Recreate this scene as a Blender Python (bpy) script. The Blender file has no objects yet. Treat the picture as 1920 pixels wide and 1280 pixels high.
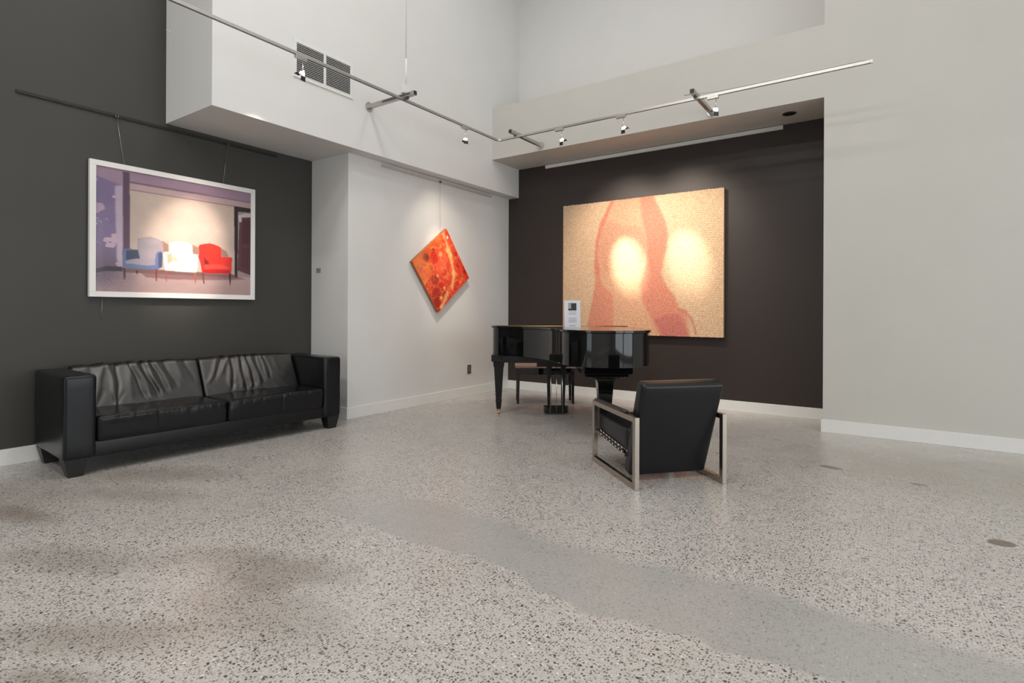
import bpy, bmesh, math, random
import numpy as np
from mathutils import Vector, Matrix
PI = math.pi
SC = bpy.context.scene
COL = SC.collection

# ---------------------------------------------------------------- camera
YAW = 34.7067
cam_d = bpy.data.cameras.new('camera')
cam = bpy.data.objects.new('camera', cam_d); COL.objects.link(cam)
cam_d.sensor_width = 36.0
cam_d.lens = 1037.2487 / 1920 * 36.0
cam_d.shift_y = -(640 - 582.407) / 1920
cam_d.clip_start = 0.05
cam.location = (0, 0, 1.2)
cam.rotation_euler = (math.radians(90), math.radians(-0.2532), math.radians(YAW))
SC.camera = cam

# ---------------------------------------------------------------- world, exposure
SC.view_settings.view_transform = 'Standard'
SC.view_settings.look = 'None'
SC.view_settings.gamma = 1
SC.view_settings.use_curve_mapping = False
SC.view_settings.exposure = -0.32
w = bpy.data.worlds.new('world'); SC.world = w; w.use_nodes = True
w.node_tree.nodes['Background'].inputs[0].default_value = (0.8, 0.9, 1.0, 1)
w.node_tree.nodes['Background'].inputs[1].default_value = 0.3
try:
    SC.cycles.use_denoising = True
    SC.cycles.max_bounces = 8
    SC.cycles.diffuse_bounces = 5
    SC.cycles.sample_clamp_indirect = 4.0
    SC.cycles.caustics_reflective = False
    SC.cycles.caustics_refractive = False
except Exception:
    pass

# ---------------------------------------------------------------- room numbers (metres)
XL = -5.587      # charcoal wall
XP = -4.939      # white partition face
XB = -4.753      # bulkhead face
YP = 3.964       # partition return
YB0 = 2.395      # bulkhead near end
ZS = 2.927       # bulkhead underside
YR = 7.030       # brown wall
YF = 6.348       # beam face / right wall face
ZB0, ZB1 = 3.359, 4.090
XR = -0.594      # right wall left edge
ZC = 6.6
XE, YE = 6.2, -5.0   # unseen side and rear walls

def area(name, loc, rot, sx, sy, power, col):
    l = bpy.data.lights.new(name, 'AREA'); l.shape = 'RECTANGLE'; l.size = sx; l.size_y = sy
    l.energy = power; l.color = col
    o = bpy.data.objects.new(name, l); COL.objects.link(o)
    o.location = loc; o.rotation_euler = rot
    return o
# daylight through the windows of the unseen walls, and the ceiling luminaires
DAY = (0.86, 0.94, 1.0); LAMP = (1.0, 0.965, 0.92)
WIN_SIDE = [-0.4, 3.9]          # window centres along the side wall (Y)
WIN_REAR = [-4.1]          # window centres along the rear wall (X)
for y, pw in zip(WIN_SIDE, (125, 125)):
    area('side_window_daylight', (XE - 0.12, y, 1.85), (0, math.radians(90), 0), 3.4, 3.9, pw, DAY)
for x, pw in zip(WIN_REAR, (36,)):
    area('rear_window_daylight', (x, YE + 0.12, 1.85), (math.radians(90), 0, 0), 2.1, 3.4, pw, DAY)
CEIL = [(x, y) for x in (-3.2, -1.0, 1.4, 4.0) for y in (-2.6, -0.1, 2.6, 5.0)]
for x, y in CEIL:
    area('ceiling_lamp_light', (x, y, ZC - 0.09), (0, 0, 0), 1.15, 0.55, {-3.2: 42, -1.0: 36, 1.4: 14, 4.0: 6}[x] * {-2.6: 2.1, -0.1: 1.1, 2.6: .9, 5.0: .3}[y], LAMP)

# ---------------------------------------------------------------- object helpers
def props(o, label=None, cat=None, group=None, kind=None):
    if label: o['label'] = label
    if cat: o['category'] = cat
    if group: o['group'] = group
    if kind: o['kind'] = kind
    return o
def thing(name, label, cat, loc=(0, 0, 0), rz=0, group=None):
    o = bpy.data.objects.new(name, None); COL.objects.link(o)
    o.empty_display_size = 0.1
    o.location = loc; o.rotation_euler = (0, 0, rz)
    return props(o, label, cat, group)
def link(name, bm, mat, parent=None, smooth=False, label=None, bevel=0, seg=2, sub=0):
    me = bpy.data.meshes.new(name); bm.to_mesh(me); bm.free()
    me.materials.append(mat)
    o = bpy.data.objects.new(name, me); COL.objects.link(o)
    if parent: o.parent = parent
    if smooth:
        for p in me.polygons: p.use_smooth = True
    if bevel:
        m = o.modifiers.new('bevel', 'BEVEL'); m.width = bevel; m.segments = seg
        m.limit_method = 'ANGLE'; m.angle_limit = math.radians(35)
        for p in me.polygons: p.use_smooth = True
        m.harden_normals = True
    if sub:
        m = o.modifiers.new('sub', 'SUBSURF'); m.levels = sub; m.render_levels = sub
    if label: o['label'] = label
    return o
def box(bm, x0, x1, y0, y1, z0, z1):
    vs = [bm.verts.new(p) for p in ((x0,y0,z0),(x1,y0,z0),(x1,y1,z0),(x0,y1,z0),(x0,y0,z1),(x1,y0,z1),(x1,y1,z1),(x0,y1,z1))]
    for f in ((3,2,1,0),(4,5,6,7),(0,1,5,4),(1,2,6,5),(2,3,7,6),(3,0,4,7)):
        bm.faces.new([vs[i] for i in f])
    return vs
def BX(*a):
    bm = bmesh.new(); box(bm, *a); return bm
def hexa(bm, lo, hi):
    """lo, hi: four points each (counter-clockwise seen from above)"""
    a = [bm.verts.new(p) for p in lo]; b = [bm.verts.new(p) for p in hi]
    bm.faces.new(a[::-1]); bm.faces.new(b)
    for i in range(4):
        j = (i + 1) % 4; bm.faces.new((a[i], a[j], b[j], b[i]))
def tube(bm, pts, r, n=12, cap=True):
    """round bar through pts; r is a number or one per point"""
    pts = [Vector(p) for p in pts]; rr = r if isinstance(r, (list, tuple)) else [r] * len(pts)
    rings = []; ref = None
    for i, p in enumerate(pts):
        d = (pts[min(i + 1, len(pts) - 1)] - pts[max(i - 1, 0)]).normalized()
        if ref is None:
            ref = Vector((0, 0, 1)) if abs(d.z) < 0.9 else Vector((1, 0, 0))
        u = d.cross(ref).normalized(); v = d.cross(u).normalized(); ref = -v if False else ref
        rings.append([bm.verts.new(p + (u * math.cos(2*PI*k/n) + v * math.sin(2*PI*k/n)) * rr[i]) for k in range(n)])
    for a, b in zip(rings, rings[1:]):
        for k in range(n):
            bm.faces.new((a[k], a[(k+1) % n], b[(k+1) % n], b[k]))
    if cap:
        bm.faces.new(rings[0][::-1]); bm.faces.new(rings[-1])
    bmesh.ops.recalc_face_normals(bm, faces=bm.faces[:])
def prism(bm, outline, z0, z1):
    a = [bm.verts.new((x, y, z0)) for x, y in outline]; b = [bm.verts.new((x, y, z1)) for x, y in outline]
    bm.faces.new(a[::-1]); bm.faces.new(b)
    for i in range(len(a)):
        j = (i + 1) % len(a); bm.faces.new((a[i], a[j], b[j], b[i]))
    bmesh.ops.recalc_face_normals(bm, faces=bm.faces[:])
def stations(h, r, n):
    a = [-h + r * (1 - math.cos(PI/2*k/4)) * 1.0 for k in range(4)]
    m = [(-h + r) + (2*h - 2*r) * k / n for k in range(n + 1)]
    return a + m + [-v for v in a[::-1]]
def rbox(size, r, n=(4, 4, 4), warp=None, center=(0, 0, 0)):
    """a soft rounded block; warp(p, normal) moves each point"""
    hx, hy, hz = (s / 2 for s in size); r = min(r, hx*.98, hy*.98, hz*.98)
    S = [stations(h, r, k) for h, k in zip((hx, hy, hz), n)]
    bm = bmesh.new(); cache = {}
    H = (hx, hy, hz); c = Vector(center)
    def vert(p):
        key = tuple(round(v, 6) for v in p)
        if key in cache: return cache[key]
        q = Vector([max(-H[i] + r, min(H[i] - r, p[i])) for i in range(3)])
        d = Vector(p) - q
        d = d.normalized() if d.length > 1e-9 else Vector((0, 0, 1))
        P = q + d * r + c
        if warp: P = Vector(warp(P, d))
        cache[key] = bm.verts.new(P); return cache[key]
    for ax in range(3):
        u, v = [(1, 2), (2, 0), (0, 1)][ax]
        for s in (-1, 1):
            for i in range(len(S[u]) - 1):
                for j in range(len(S[v]) - 1):
                    q = []
                    for du, dv in ((0, 0), (1, 0), (1, 1), (0, 1)):
                        p = [0, 0, 0]; p[ax] = s * H[ax]; p[u] = S[u][i+du]; p[v] = S[v][j+dv]; q.append(vert(p))
                    if s < 0: q = q[::-1]
                    if len(set(q)) >= 3:
                        try: bm.faces.new(list(dict.fromkeys(q)))
                        except ValueError: pass
    return bm

# ---------------------------------------------------------------- materials
def mat(name, col, rough=0.5, metal=0.0, spec=0.5, noise=0.0, nscale=20, bump=0.0, bscale=200, coat=0.0, emit=None, estr=0):
    m = bpy.data.materials.new(name); m.use_nodes = True; nt = m.node_tree
    b = nt.nodes['Principled BSDF']
    b.inputs['Base Color'].default_value = (*col, 1); b.inputs['Roughness'].default_value = rough
    b.inputs['Metallic'].default_value = metal; b.inputs['Specular IOR Level'].default_value = spec
    b.inputs['Coat Weight'].default_value = coat; b.inputs['Coat Roughness'].default_value = 0.05
    tc = nt.nodes.new('ShaderNodeTexCoord')
    if noise:
        n = nt.nodes.new('ShaderNodeTexNoise'); n.inputs['Scale'].default_value = nscale; n.inputs['Detail'].default_value = 4
        nt.links.new(tc.outputs['Object'], n.inputs['Vector'])
        r = nt.nodes.new('ShaderNodeMapRange'); r.inputs['To Min'].default_value = 1 - noise; r.inputs['To Max'].default_value = 1 + noise
        r.inputs['From Min'].default_value = 0.3; r.inputs['From Max'].default_value = 0.7
        nt.links.new(n.outputs['Fac'], r.inputs['Value'])
        x = nt.nodes.new('ShaderNodeVectorMath'); x.operation = 'SCALE'; x.inputs[0].default_value = col
        nt.links.new(r.outputs[0], x.inputs['Scale']); nt.links.new(x.outputs[0], b.inputs['Base Color'])
    if bump:
        n2 = nt.nodes.new('ShaderNodeTexNoise'); n2.inputs['Scale'].default_value = bscale; n2.inputs['Detail'].default_value = 3
        nt.links.new(tc.outputs['Object'], n2.inputs['Vector'])
        bp = nt.nodes.new('ShaderNodeBump'); bp.inputs['Strength'].default_value = bump; bp.inputs['Distance'].default_value = 0.002
        nt.links.new(n2.outputs['Fac'], bp.inputs['Height']); nt.links.new(bp.outputs[0], b.inputs['Normal'])
    if emit:
        b.inputs['Emission Color'].default_value = (*emit, 1); b.inputs['Emission Strength'].default_value = estr
    return m
M = dict(
    white=mat('white_wall_paint', (0.70, 0.695, 0.68), 0.6, noise=0.012, nscale=3, bump=0.05, bscale=260),
    greige=mat('warm_grey_wall_paint', (0.56, 0.545, 0.505), 0.55, noise=0.015, nscale=2, bump=0.05, bscale=260),
    charcoal=mat('charcoal_wall_paint', (0.041, 0.039, 0.034), 0.5, noise=0.04, nscale=2, bump=0.05, bscale=260),
    brown=mat('dark_brown_wall_paint', (0.026, 0.0175, 0.0145), 0.5, noise=0.04, nscale=2, bump=0.05, bscale=260),
    trim=mat('white_trim_paint', (0.76, 0.755, 0.73), 0.35, noise=0.01),
    ceiling=mat('ceiling_paint', (0.75, 0.75, 0.74), 0.8, noise=0.01),
    frame=mat('white_frame_lacquer', (0.78, 0.765, 0.74), 0.4, noise=0.01),
    alu=mat('brushed_aluminium', (0.50, 0.49, 0.47), 0.33, metal=1, noise=0.05, nscale=60),
    alu_dk=mat('dark_anodised_metal', (0.16, 0.155, 0.15), 0.35, metal=1, noise=0.05, nscale=60),
    chrome=mat('chrome', (0.78, 0.76, 0.73), 0.14, metal=1, noise=0.02, nscale=40),
    steel=mat('brushed_steel', (0.44, 0.39, 0.335), 0.26, metal=1, noise=0.05, nscale=90),
    black_pl=mat('black_plastic', (0.012, 0.012, 0.012), 0.4, noise=0.05),
    white_pl=mat('white_plastic', (0.72, 0.72, 0.70), 0.4, noise=0.01),
    lacquer=mat('black_piano_lacquer', (0.004, 0.004, 0.004), 0.035, spec=0.5, noise=0.1, nscale=3, coat=0.08),
    railgrey=mat('pale_grey_rail', (0.48, 0.475, 0.46), 0.4, noise=0.02),
    satin=mat('black_satin_wood', (0.007, 0.007, 0.008), 0.24, spec=0.35, noise=0.1),
    brass=mat('aged_brass', (0.48, 0.33, 0.13), 0.3, metal=1, noise=0.1),
    leather=mat('black_sofa_leather', (0.007, 0.007, 0.0082), 0.27, spec=0.32, noise=0.12, nscale=8, bump=0.15, bscale=330),
    leather2=mat('soft_black_cushion_leather', (0.016, 0.0145, 0.014), 0.30, spec=0.9, noise=0.15, nscale=6, bump=0.4, bscale=260),
    chairlea=mat('black_chair_leather', (0.0065, 0.0072, 0.009), 0.30, spec=0.38, noise=0.1, nscale=8, bump=0.25, bscale=300),
    armpad=mat('dark_plum_arm_leather', (0.030, 0.020, 0.022), 0.4, spec=0.5, noise=0.1, bump=0.3),
    legwood=mat('black_stained_wood', (0.009, 0.009, 0.009), 0.4, noise=0.15),
    wire=mat('steel_wire', (0.55, 0.53, 0.5), 0.3, metal=1, noise=0.03),
    rose=mat('dusty_rose_bench_leather', (0.42, 0.29, 0.235), 0.45, noise=0.05, bump=0.2),
    paper=mat('white_card', (0.66, 0.655, 0.70), 0.5, noise=0.01),
    ink=mat('grey_print', (0.22, 0.22, 0.25), 0.6, noise=0.05),
    inkdark=mat('dark_photo_print', (0.02, 0.018, 0.02), 0.5, noise=0.5, nscale=120),
    inklight=mat('pale_photo_print', (0.38, 0.33, 0.30), 0.5, noise=0.4, nscale=120),
    slot=mat('duct_shade_black', (0.02, 0.02, 0.02), 0.8, noise=0.05),  # near-black colour that paints the shade behind the vent louvres
    glow=mat('lit_lamp_glass', (0.9, 0.9, 0.9), 0.3, emit=(1.0, 0.93, 0.82), estr=14),
    panel=mat('lit_diffuser', (0.9, 0.9, 0.9), 0.5, emit=LAMP, estr=2.5),
    pane=mat('bright_window_glass', (0.8, 0.85, 0.9), 0.1, emit=DAY, estr=0.6),
    canvas_edge=mat('orange_panel_edge', (0.36, 0.12, 0.03), 0.4, noise=0.3, nscale=15),
    rope_edge=mat('peach_panel_edge', (0.62, 0.42, 0.27), 0.7, noise=0.2, nscale=60, bump=0.6, bscale=200),
)

# polished concrete floor with exposed aggregate
def floor_material():
    m = bpy.data.materials.new('polished_concrete'); m.use_nodes = True; nt = m.node_tree; N = nt.nodes; L = nt.links
    bsdf = N['Principled BSDF']
    tc = N.new('ShaderNodeTexCoord'); P = tc.outputs['Object']
    def math_(op, a, b=None, c=None, clamp=False):
        n = N.new('ShaderNodeMath'); n.operation = op; n.use_clamp = clamp
        for i, v in enumerate((a, b, c)):
            if v is None: continue
            if isinstance(v, (int, float)): n.inputs[i].default_value = v
            else: L.new(v, n.inputs[i])
        return n.outputs[0]
    def ramp(v, a, b, lo=0.0, hi=1.0):
        n = N.new('ShaderNodeMapRange'); n.interpolation_type = 'SMOOTHSTEP'
        n.inputs['From Min'].default_value = a; n.inputs['From Max'].default_value = b
        n.inputs['To Min'].default_value = lo; n.inputs['To Max'].default_value = hi
        L.new(v, n.inputs['Value']); return n.outputs[0]
    def noise(scale, detail=3, vec=None, rough=0.5):
        n = N.new('ShaderNodeTexNoise'); n.inputs['Scale'].default_value = scale; n.inputs['Detail'].default_value = detail
        n.inputs['Roughness'].default_value = rough
        L.new(vec or P, n.inputs['Vector']); return n.outputs['Fac']
    def mix(f, a, b):
        n = N.new('ShaderNodeMix'); n.data_type = 'RGBA'
        if isinstance(f, float): n.inputs[0].default_value = f
        else: L.new(f, n.inputs[0])
        for i, v in ((6, a), (7, b)):
            if isinstance(v, tuple): n.inputs[i].default_value = (*v, 1)
            else: L.new(v, n.inputs[i])
        return n.outputs[2]
    # flattened position with wobble so that chips are not perfectly round
    wob = N.new('ShaderNodeTexNoise'); wob.inputs['Scale'].default_value = 55; wob.inputs['Detail'].default_value = 1
    L.new(P, wob.inputs['Vector'])
    vm = N.new('ShaderNodeVectorMath'); vm.operation = 'MULTIPLY_ADD'; vm.inputs[1].default_value = (0.012, 0.012, 0)
    L.new(wob.outputs['Color'], vm.inputs[0]); L.new(P, vm.inputs[2]); PW = vm.outputs[0]
    def chips(scale, thr_frac, size, soft, sx=1.0):
        mp = N.new('ShaderNodeMapping'); mp.inputs['Scale'].default_value = (sx, 1, 0); mp.inputs['Location'].default_value = (scale, scale*.37, 0)
        L.new(PW, mp.inputs['Vector'])
        v = N.new('ShaderNodeTexVoronoi'); v.voronoi_dimensions = '2D'; v.inputs['Scale'].default_value = scale; v.inputs['Randomness'].default_value = 1
        L.new(mp.outputs[0], v.inputs['Vector'])
        sp = N.new('ShaderNodeSeparateColor'); L.new(v.outputs['Color'], sp.inputs[0])
        pick = math_('LESS_THAN', sp.outputs[0], thr_frac)
        sz = math_('MULTIPLY_ADD', sp.outputs[1], size*0.6, size*0.55)
        d = math_('SUBTRACT', sz, v.outputs['Distance'])
        ins = ramp(d, 0.0, soft)
        return math_('MULTIPLY', pick, ins), sp.outputs[2]
    # cement colour
    base = mix(ramp(noise(1.1, 4), 0.35, 0.65), FC[0], FC[1])
    base = mix(ramp(noise(160, 2), 0.35, 0.7), base, FC[2])
    sepp = N.new('ShaderNodeSeparateXYZ'); L.new(P, sepp.inputs[0]); X, Y = sepp.outputs[0], sepp.outputs[1]
    # density of exposed stones: the pour strip with few stones runs parallel to the rear wall
    wv = math_('MULTIPLY_ADD', noise(1.3, 3), 0.55, -0.275)
    wv2 = math_('MULTIPLY_ADD', noise(9, 3), 0.06, -0.03)
    yw = math_('ADD', math_('ADD', Y, wv), wv2)
    band = math_('MULTIPLY', ramp(yw, 2.05, 2.08), ramp(yw, 2.62, 2.48))
    band = math_('MULTIPLY', band, ramp(X, -3.2, -2.2))
    far = ramp(yw, 4.4, 6.2)
    patch = ramp(noise(1.2, 5, rough=0.55), 0.50, 0.75)
    dens = math_('SUBTRACT', 1.0, math_('MAXIMUM', math_('MULTIPLY', band, 0.68), math_('MAXIMUM', math_('MULTIPLY', far, 0.7), math_('MULTIPLY', patch, 0.45))))
    base = mix(math_('MULTIPLY', band, 0.75), base, FC[3])
    # stones
    for scale, frac, size, soft, sx, ca, cb, keep in (
            (150, 0.55, 0.42, 0.12, 1.0, (0.24, 0.22, 0.20), (0.46, 0.43, 0.40), 0.6),
            (100, 0.42, 0.42, 0.08, 0.8, (0.11, 0.10, 0.09), (0.30, 0.27, 0.24), 0.85),
            (72, 0.30, 0.36, 0.06, 1.25, (0.055, 0.05, 0.05), (0.19, 0.165, 0.145), 0.95),
            (60, 0.12, 0.33, 0.05, 0.9, (0.035, 0.033, 0.034), (0.07, 0.065, 0.062), 0.97),
            (78, 0.07, 0.36, 0.08, 1.0, (0.62, 0.60, 0.57), (0.80, 0.78, 0.76), 0.9)):
        c, rnd = chips(scale, frac, size, soft, sx)
        col = mix(rnd, ca, cb)
        base = mix(math_('MULTIPLY', math_('MULTIPLY', c, keep), dens), base, col)
    # stains
    def blob(cx, cy, rx, ry, rot, col, amt, edge=0.35, ns=7, na=0.5):
        nonlocal base
        mp = N.new('ShaderNodeMapping'); mp.vector_type = 'TEXTURE'
        mp.inputs['Location'].default_value = (cx, cy, 0); mp.inputs['Rotation'].default_value = (0, 0, rot)
        mp.inputs['Scale'].default_value = (rx, ry, 1)
        L.new(P, mp.inputs['Vector'])
        ln = N.new('ShaderNodeVectorMath'); ln.operation = 'LENGTH'; L.new(mp.outputs[0], ln.inputs[0])
        d = math_('ADD', ln.outputs['Value'], math_('MULTIPLY_ADD', noise(ns, 4), na*2, -na))
        f = math_('MULTIPLY', ramp(d, 1.0 + edge, 1.0 - edge), amt)
        base = mix(f, base, col)
    BR = (0.17, 0.13, 0.095)
    for a in ((-2.30, 1.48, .30, .16, 0.5, BR, .45, .6), (-2.10, 1.24, .32, .16, 0.3, BR, .30, .6), (-2.72, 1.40, .28, .10, 0.6, BR, .32, .7),
              (-4.20, 1.02, .30, .08, 0.2, BR, .55, .7), (-4.05, 1.55, .40, .12, 0.5, BR, .35, .7), (-4.40, 1.84, .5, .16, 0.6, BR, .38, .7),
              (-2.40, 0.80, .38, .10, 0.6, BR, .38, .7), (-3.22, 0.99, .36, .12, 0.4, BR, .35, .7), (-2.25, 0.62, .16, .06, 0.5, BR, .45, .6),
              (-1.67, 1.27, .3, .1, 0.4, BR, .12, .7), (0.75, 5.3, 1.4, .7, 0.1, (0.26, 0.235, 0.18), .4, .7), (-4.6, 1.0, .5, .5, 0, BR, .25, .7)):
        blob(*a)
    for a in ((-0.404, 4.924, .085, .045, -0.3, (0.13, 0.10, 0.07), .75, .12, 20, .25), (0.461, 3.828, .062, .048, 0.4, (0.13, 0.095, 0.06), .85, .06, 12, .1),
              (0.138, 4.794, .05, .025, -0.2, (0.13, 0.11, 0.08), .7, .15, 25, .25), (-0.35, 4.2, .03, .012, 0.6, (0.14, 0.12, 0.09), .6, .2, 25, .2),
              (-3.72, 5.1, .035, .02, .3, (0.12, .10, .08), .6, .2, 25, .2), (-0.12, 3.20, .02, .012, .3, (0.12, .09, .07), .6, .2, 25, .2)):
        blob(*a)
    L.new(base, bsdf.inputs['Base Color'])
    rr = ramp(noise(3.0, 5), 0.3, 0.7, 0.24, 0.36)
    L.new(rr, bsdf.inputs['Roughness'])
    bsdf.inputs['Specular IOR Level'].default_value = 0.5
    bp = N.new('ShaderNodeBump'); bp.inputs['Strength'].default_value = 0.05; bp.inputs['Distance'].default_value = 0.004
    L.new(noise(5, 3), bp.inputs['Height']); L.new(bp.outputs[0], bsdf.inputs['Normal'])
    return m
FC = [(0.54, 0.515, 0.49), (0.585, 0.56, 0.535), (0.43, 0.405, 0.375), (0.345, 0.34, 0.33)]
M['floor'] = floor_material()

# ---------------------------------------------------------------- the room
def struct(name, bm, m, parent=None, **k):
    o = link(name, bm, m, parent, **k)
    if not parent: o['kind'] = 'structure'
    return o
struct('floor', BX(XL - .3, XE + .2, YE - .2, YR + .2, -0.1, 0), M['floor'])
struct('ceiling', BX(XL - .3, XE + .2, YE - .2, YR + .2, ZC, ZC + .1), M['ceiling'])
struct('wall_left', BX(XL - .3, XL, YE - .2, YP + .02, 0, ZC), M['charcoal'])
struct('wall_partition', BX(XL - .3, XP, YP, YR + .05, 0, ZS + .01), M['white'])
struct('wall_bulkhead', BX(XL - .02, XB, YB0, YR + .04, ZS, ZC), M['white'])
struct('wall_back', BX(XP - .01, XR + .05, YR, YR + .2, 0, ZB0 + .1), M['brown'])
struct('wall_back_upper', BX(XB - .05, XR + .05, YR, YR + .2, ZB0 + .1, ZC), M['white'])
struct('wall_beam', BX(XB - .005, XR, YF, YR + .01, ZB0, ZB1), M['greige'])
struct('wall_right', BX(XR, XE + .2, YF, YR + .2, 0, ZC), M['greige'])
# unseen walls with window openings
def wall_with_windows(name, vertical_axis, const, centres, lo, hi, w, z0=.10, z1=3.60):
    bm = bmesh.new()
    def b(a0, a1, zz0, zz1):
        if vertical_axis == 'x': box(bm, const, const + .2, a0, a1, zz0, zz1)
        else: box(bm, a0, a1, const - .2, const, zz0, zz1)
    b(lo, hi, 0, z0); b(lo, hi, z1, ZC)
    e = lo
    for c in centres:
        b(e, c - w/2, z0, z1); e = c + w/2
    b(e, hi, z0, z1)
    struct(name, bm, M['white'])
wall_with_windows('wall_side', 'x', XE, WIN_SIDE, YE - .2, YR + .2, 4.0)
wall_with_windows('wall_rear', 'y', YE, WIN_REAR, XL - .3, XE + .2, 2.2)
k = 0
for axis, cs in (('x', WIN_SIDE), ('y', WIN_REAR)):
    for c in cs:
        k += 1
        t = bpy.data.objects.new('window_%d' % k, None); COL.objects.link(t); t['kind'] = 'structure'
        t.location = (XE, c, 0) if axis == 'x' else (c, YE, 0)
        if axis == 'y': t.rotation_euler = (0, 0, -PI/2)
        bm = bmesh.new()
        h = 2.0 if axis == 'x' else 1.1
        for y0, y1, z0, z1 in ((-h, -h + .06, .10, 3.6), (h - .06, h, .10, 3.6), (-.03, .03, .16, 3.54), (-h + .06, h - .06, .10, .16), (-h + .06, h - .06, 3.54, 3.6), (-h + .06, h - .06, 2.5, 2.56)):
            box(bm, .03, .10, y0, y1, z0, z1)
        struct('window_frame', bm, M['alu_dk'], t)
        struct('pane', BX(.06, .07, -h + .06, h - .06, .16, 3.54), M['pane'], t)

BBH, BBT = 0.127, 0.015
def baseboard(name, x0, x1, y0, y1):
    struct(name, BX(x0, x1, y0, y1, 0, BBH), M['trim'], bevel=.003, seg=2)
baseboard('baseboard_left', XL, XL + BBT, YE, YP)
baseboard('baseboard_return', XL + BBT, XP + BBT, YP - BBT, YP)
baseboard('baseboard_partition', XP, XP + BBT, YP, YR)
baseboard('baseboard_back', XP + BBT, XR - BBT, YR - BBT, YR)
baseboard('baseboard_recess', XR - BBT, XR, YF, YR)
baseboard('baseboard_right', XR - BBT, XE, YF - BBT, YF)
baseboard('baseboard_side', XE - BBT, XE, YE, YF - BBT)
baseboard('baseboard_rear', XL + BBT, XE - BBT, YE, YE + BBT)

for i, (x, y) in enumerate(CEIL):
    col = ('leftmost', 'second from the left', 'third from the left', 'rightmost')[i // 4]; row = ('rear', 'second', 'third', 'front')[i % 4]
    t = thing('ceiling_light', 'white rectangular ceiling light panel, %s column, %s row of the ceiling' % (col, row), 'ceiling light', (x, y, ZC), 0, 'ceiling light panels')
    bm = bmesh.new()
    for a in ((-.62, .62, -.32, -.29), (-.62, .62, .29, .32), (-.62, -.59, -.29, .29), (.59, .62, -.29, .29)): box(bm, *a, -.07, 0)
    link('housing', bm, M['white_pl'], t, bevel=.004)
    link('diffuser', BX(-.59, .59, -.29, .29, -.05, -.04), M['panel'], t)

# ================================================================ sofa
def noise1(seed):
    r = random.Random(seed); ph = [(r.uniform(.6, 1.6), r.uniform(0, 6.3)) for _ in range(5)]
    return lambda t: sum(math.sin(t * f * (2**i) + p) / (1.5**i) for i, (f, p) in enumerate(ph)) / 2.2
sofa = thing('leather_sofa', 'long black leather two-seat sofa with crumpled back cushions against the charcoal wall', 'sofa',
             (-4.775, 1.395, 0), math.radians(-2.85))
SL = 2.27
T = 0.725
def creases(lst, amp=1.0):
    def f(s, t):
        v = 0
        for (s0, slope, wd, a, t0, t1) in lst:
            c = s0 + slope * (t - .5) + .006 * math.sin(t * 9 + s0 * 30)
            e = math.exp(-((s - c) / wd) ** 2)
            g = max(0, min(1, (t - t0) / .15)) * max(0, min(1, (t1 - t) / .15))
            v += a * e * g
        return v * amp
    return f
# base with front rail
link('base', rbox((.70, SL - .38 + .02, .115), .012, (2, 8, 2), center=(-.37, SL/2, .18)), M['leather'], sofa, smooth=True)
# back panel
link('back_panel', rbox((.14, SL - .3, .60), .03, (2, 8, 3), center=(-.70, SL/2, .42)), M['leather'], sofa, smooth=True)
# arms
for y0 in (0, SL - .195):
    nz = noise1(7 + int(y0))
    def aw(P, d, y0=y0, nz=nz):
        k = .0025 * nz(P.z * 9 + P.x * 5 + P.y * 11)
        top = max(0, (P.z - .62) / .1)
        return P + d * (k * (1 + top))
    link('armrest', rbox((.77, .195, T - .125), .026, (8, 4, 8), warp=aw, center=(-.385, y0 + .0975, (T + .125) / 2)), M['leather'], sofa, smooth=True)
# seat cushions
def seat_cushion(ya, yb, seam, seed):
    rnd = random.Random(seed); nz = noise1(seed)
    L_ = yb - ya
    fine = [(rnd.uniform(.05, L_ - .05), rnd.uniform(-.03, .03), rnd.uniform(.006, .012), rnd.uniform(-.0035, .003)) for _ in range(26)]
    def wp(P, d):
        s = P.y - ya; k = 0
        edge = max(0, 1 - abs(P.z - .40) / .06) * max(0, 1 - abs(P.x + .02) / .13)
        for c, sl, wd, a in fine:
            k += a * edge * math.exp(-((s - c - sl * (P.x * 4)) / wd) ** 2)
        k -= .007 * math.exp(-((s - seam) / .006) ** 2)
        if P.z > .38:
            k += .004 * nz(s * 5 + P.x * 8) + .006 * math.sin(PI * s / L_) * math.sin(min(1, max(0, -P.x / .5)) * PI)
        pin = math.exp(-((s if seed == 3 else L_ - s) / .09) ** 2)
        k -= .008 * pin * (1 if P.z > .36 else .2)
        Q = P + d * k
        Q.x += .018 * max(0, min(1, (P.z - .22) / .2)) * (1 if P.x > -.3 else 0) - .018
        return Q
    return rbox((.66, L_, .198), .034, (18, 110, 6), warp=wp, center=(-.32, (ya + yb) / 2, .321))
link('seat_cushion', seat_cushion(.197, 1.135, .405, 2), M['leather'], sofa, smooth=True)
link('seat_cushion', seat_cushion(1.137, SL - .197, .5, 3), M['leather'], sofa, smooth=True)
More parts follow.
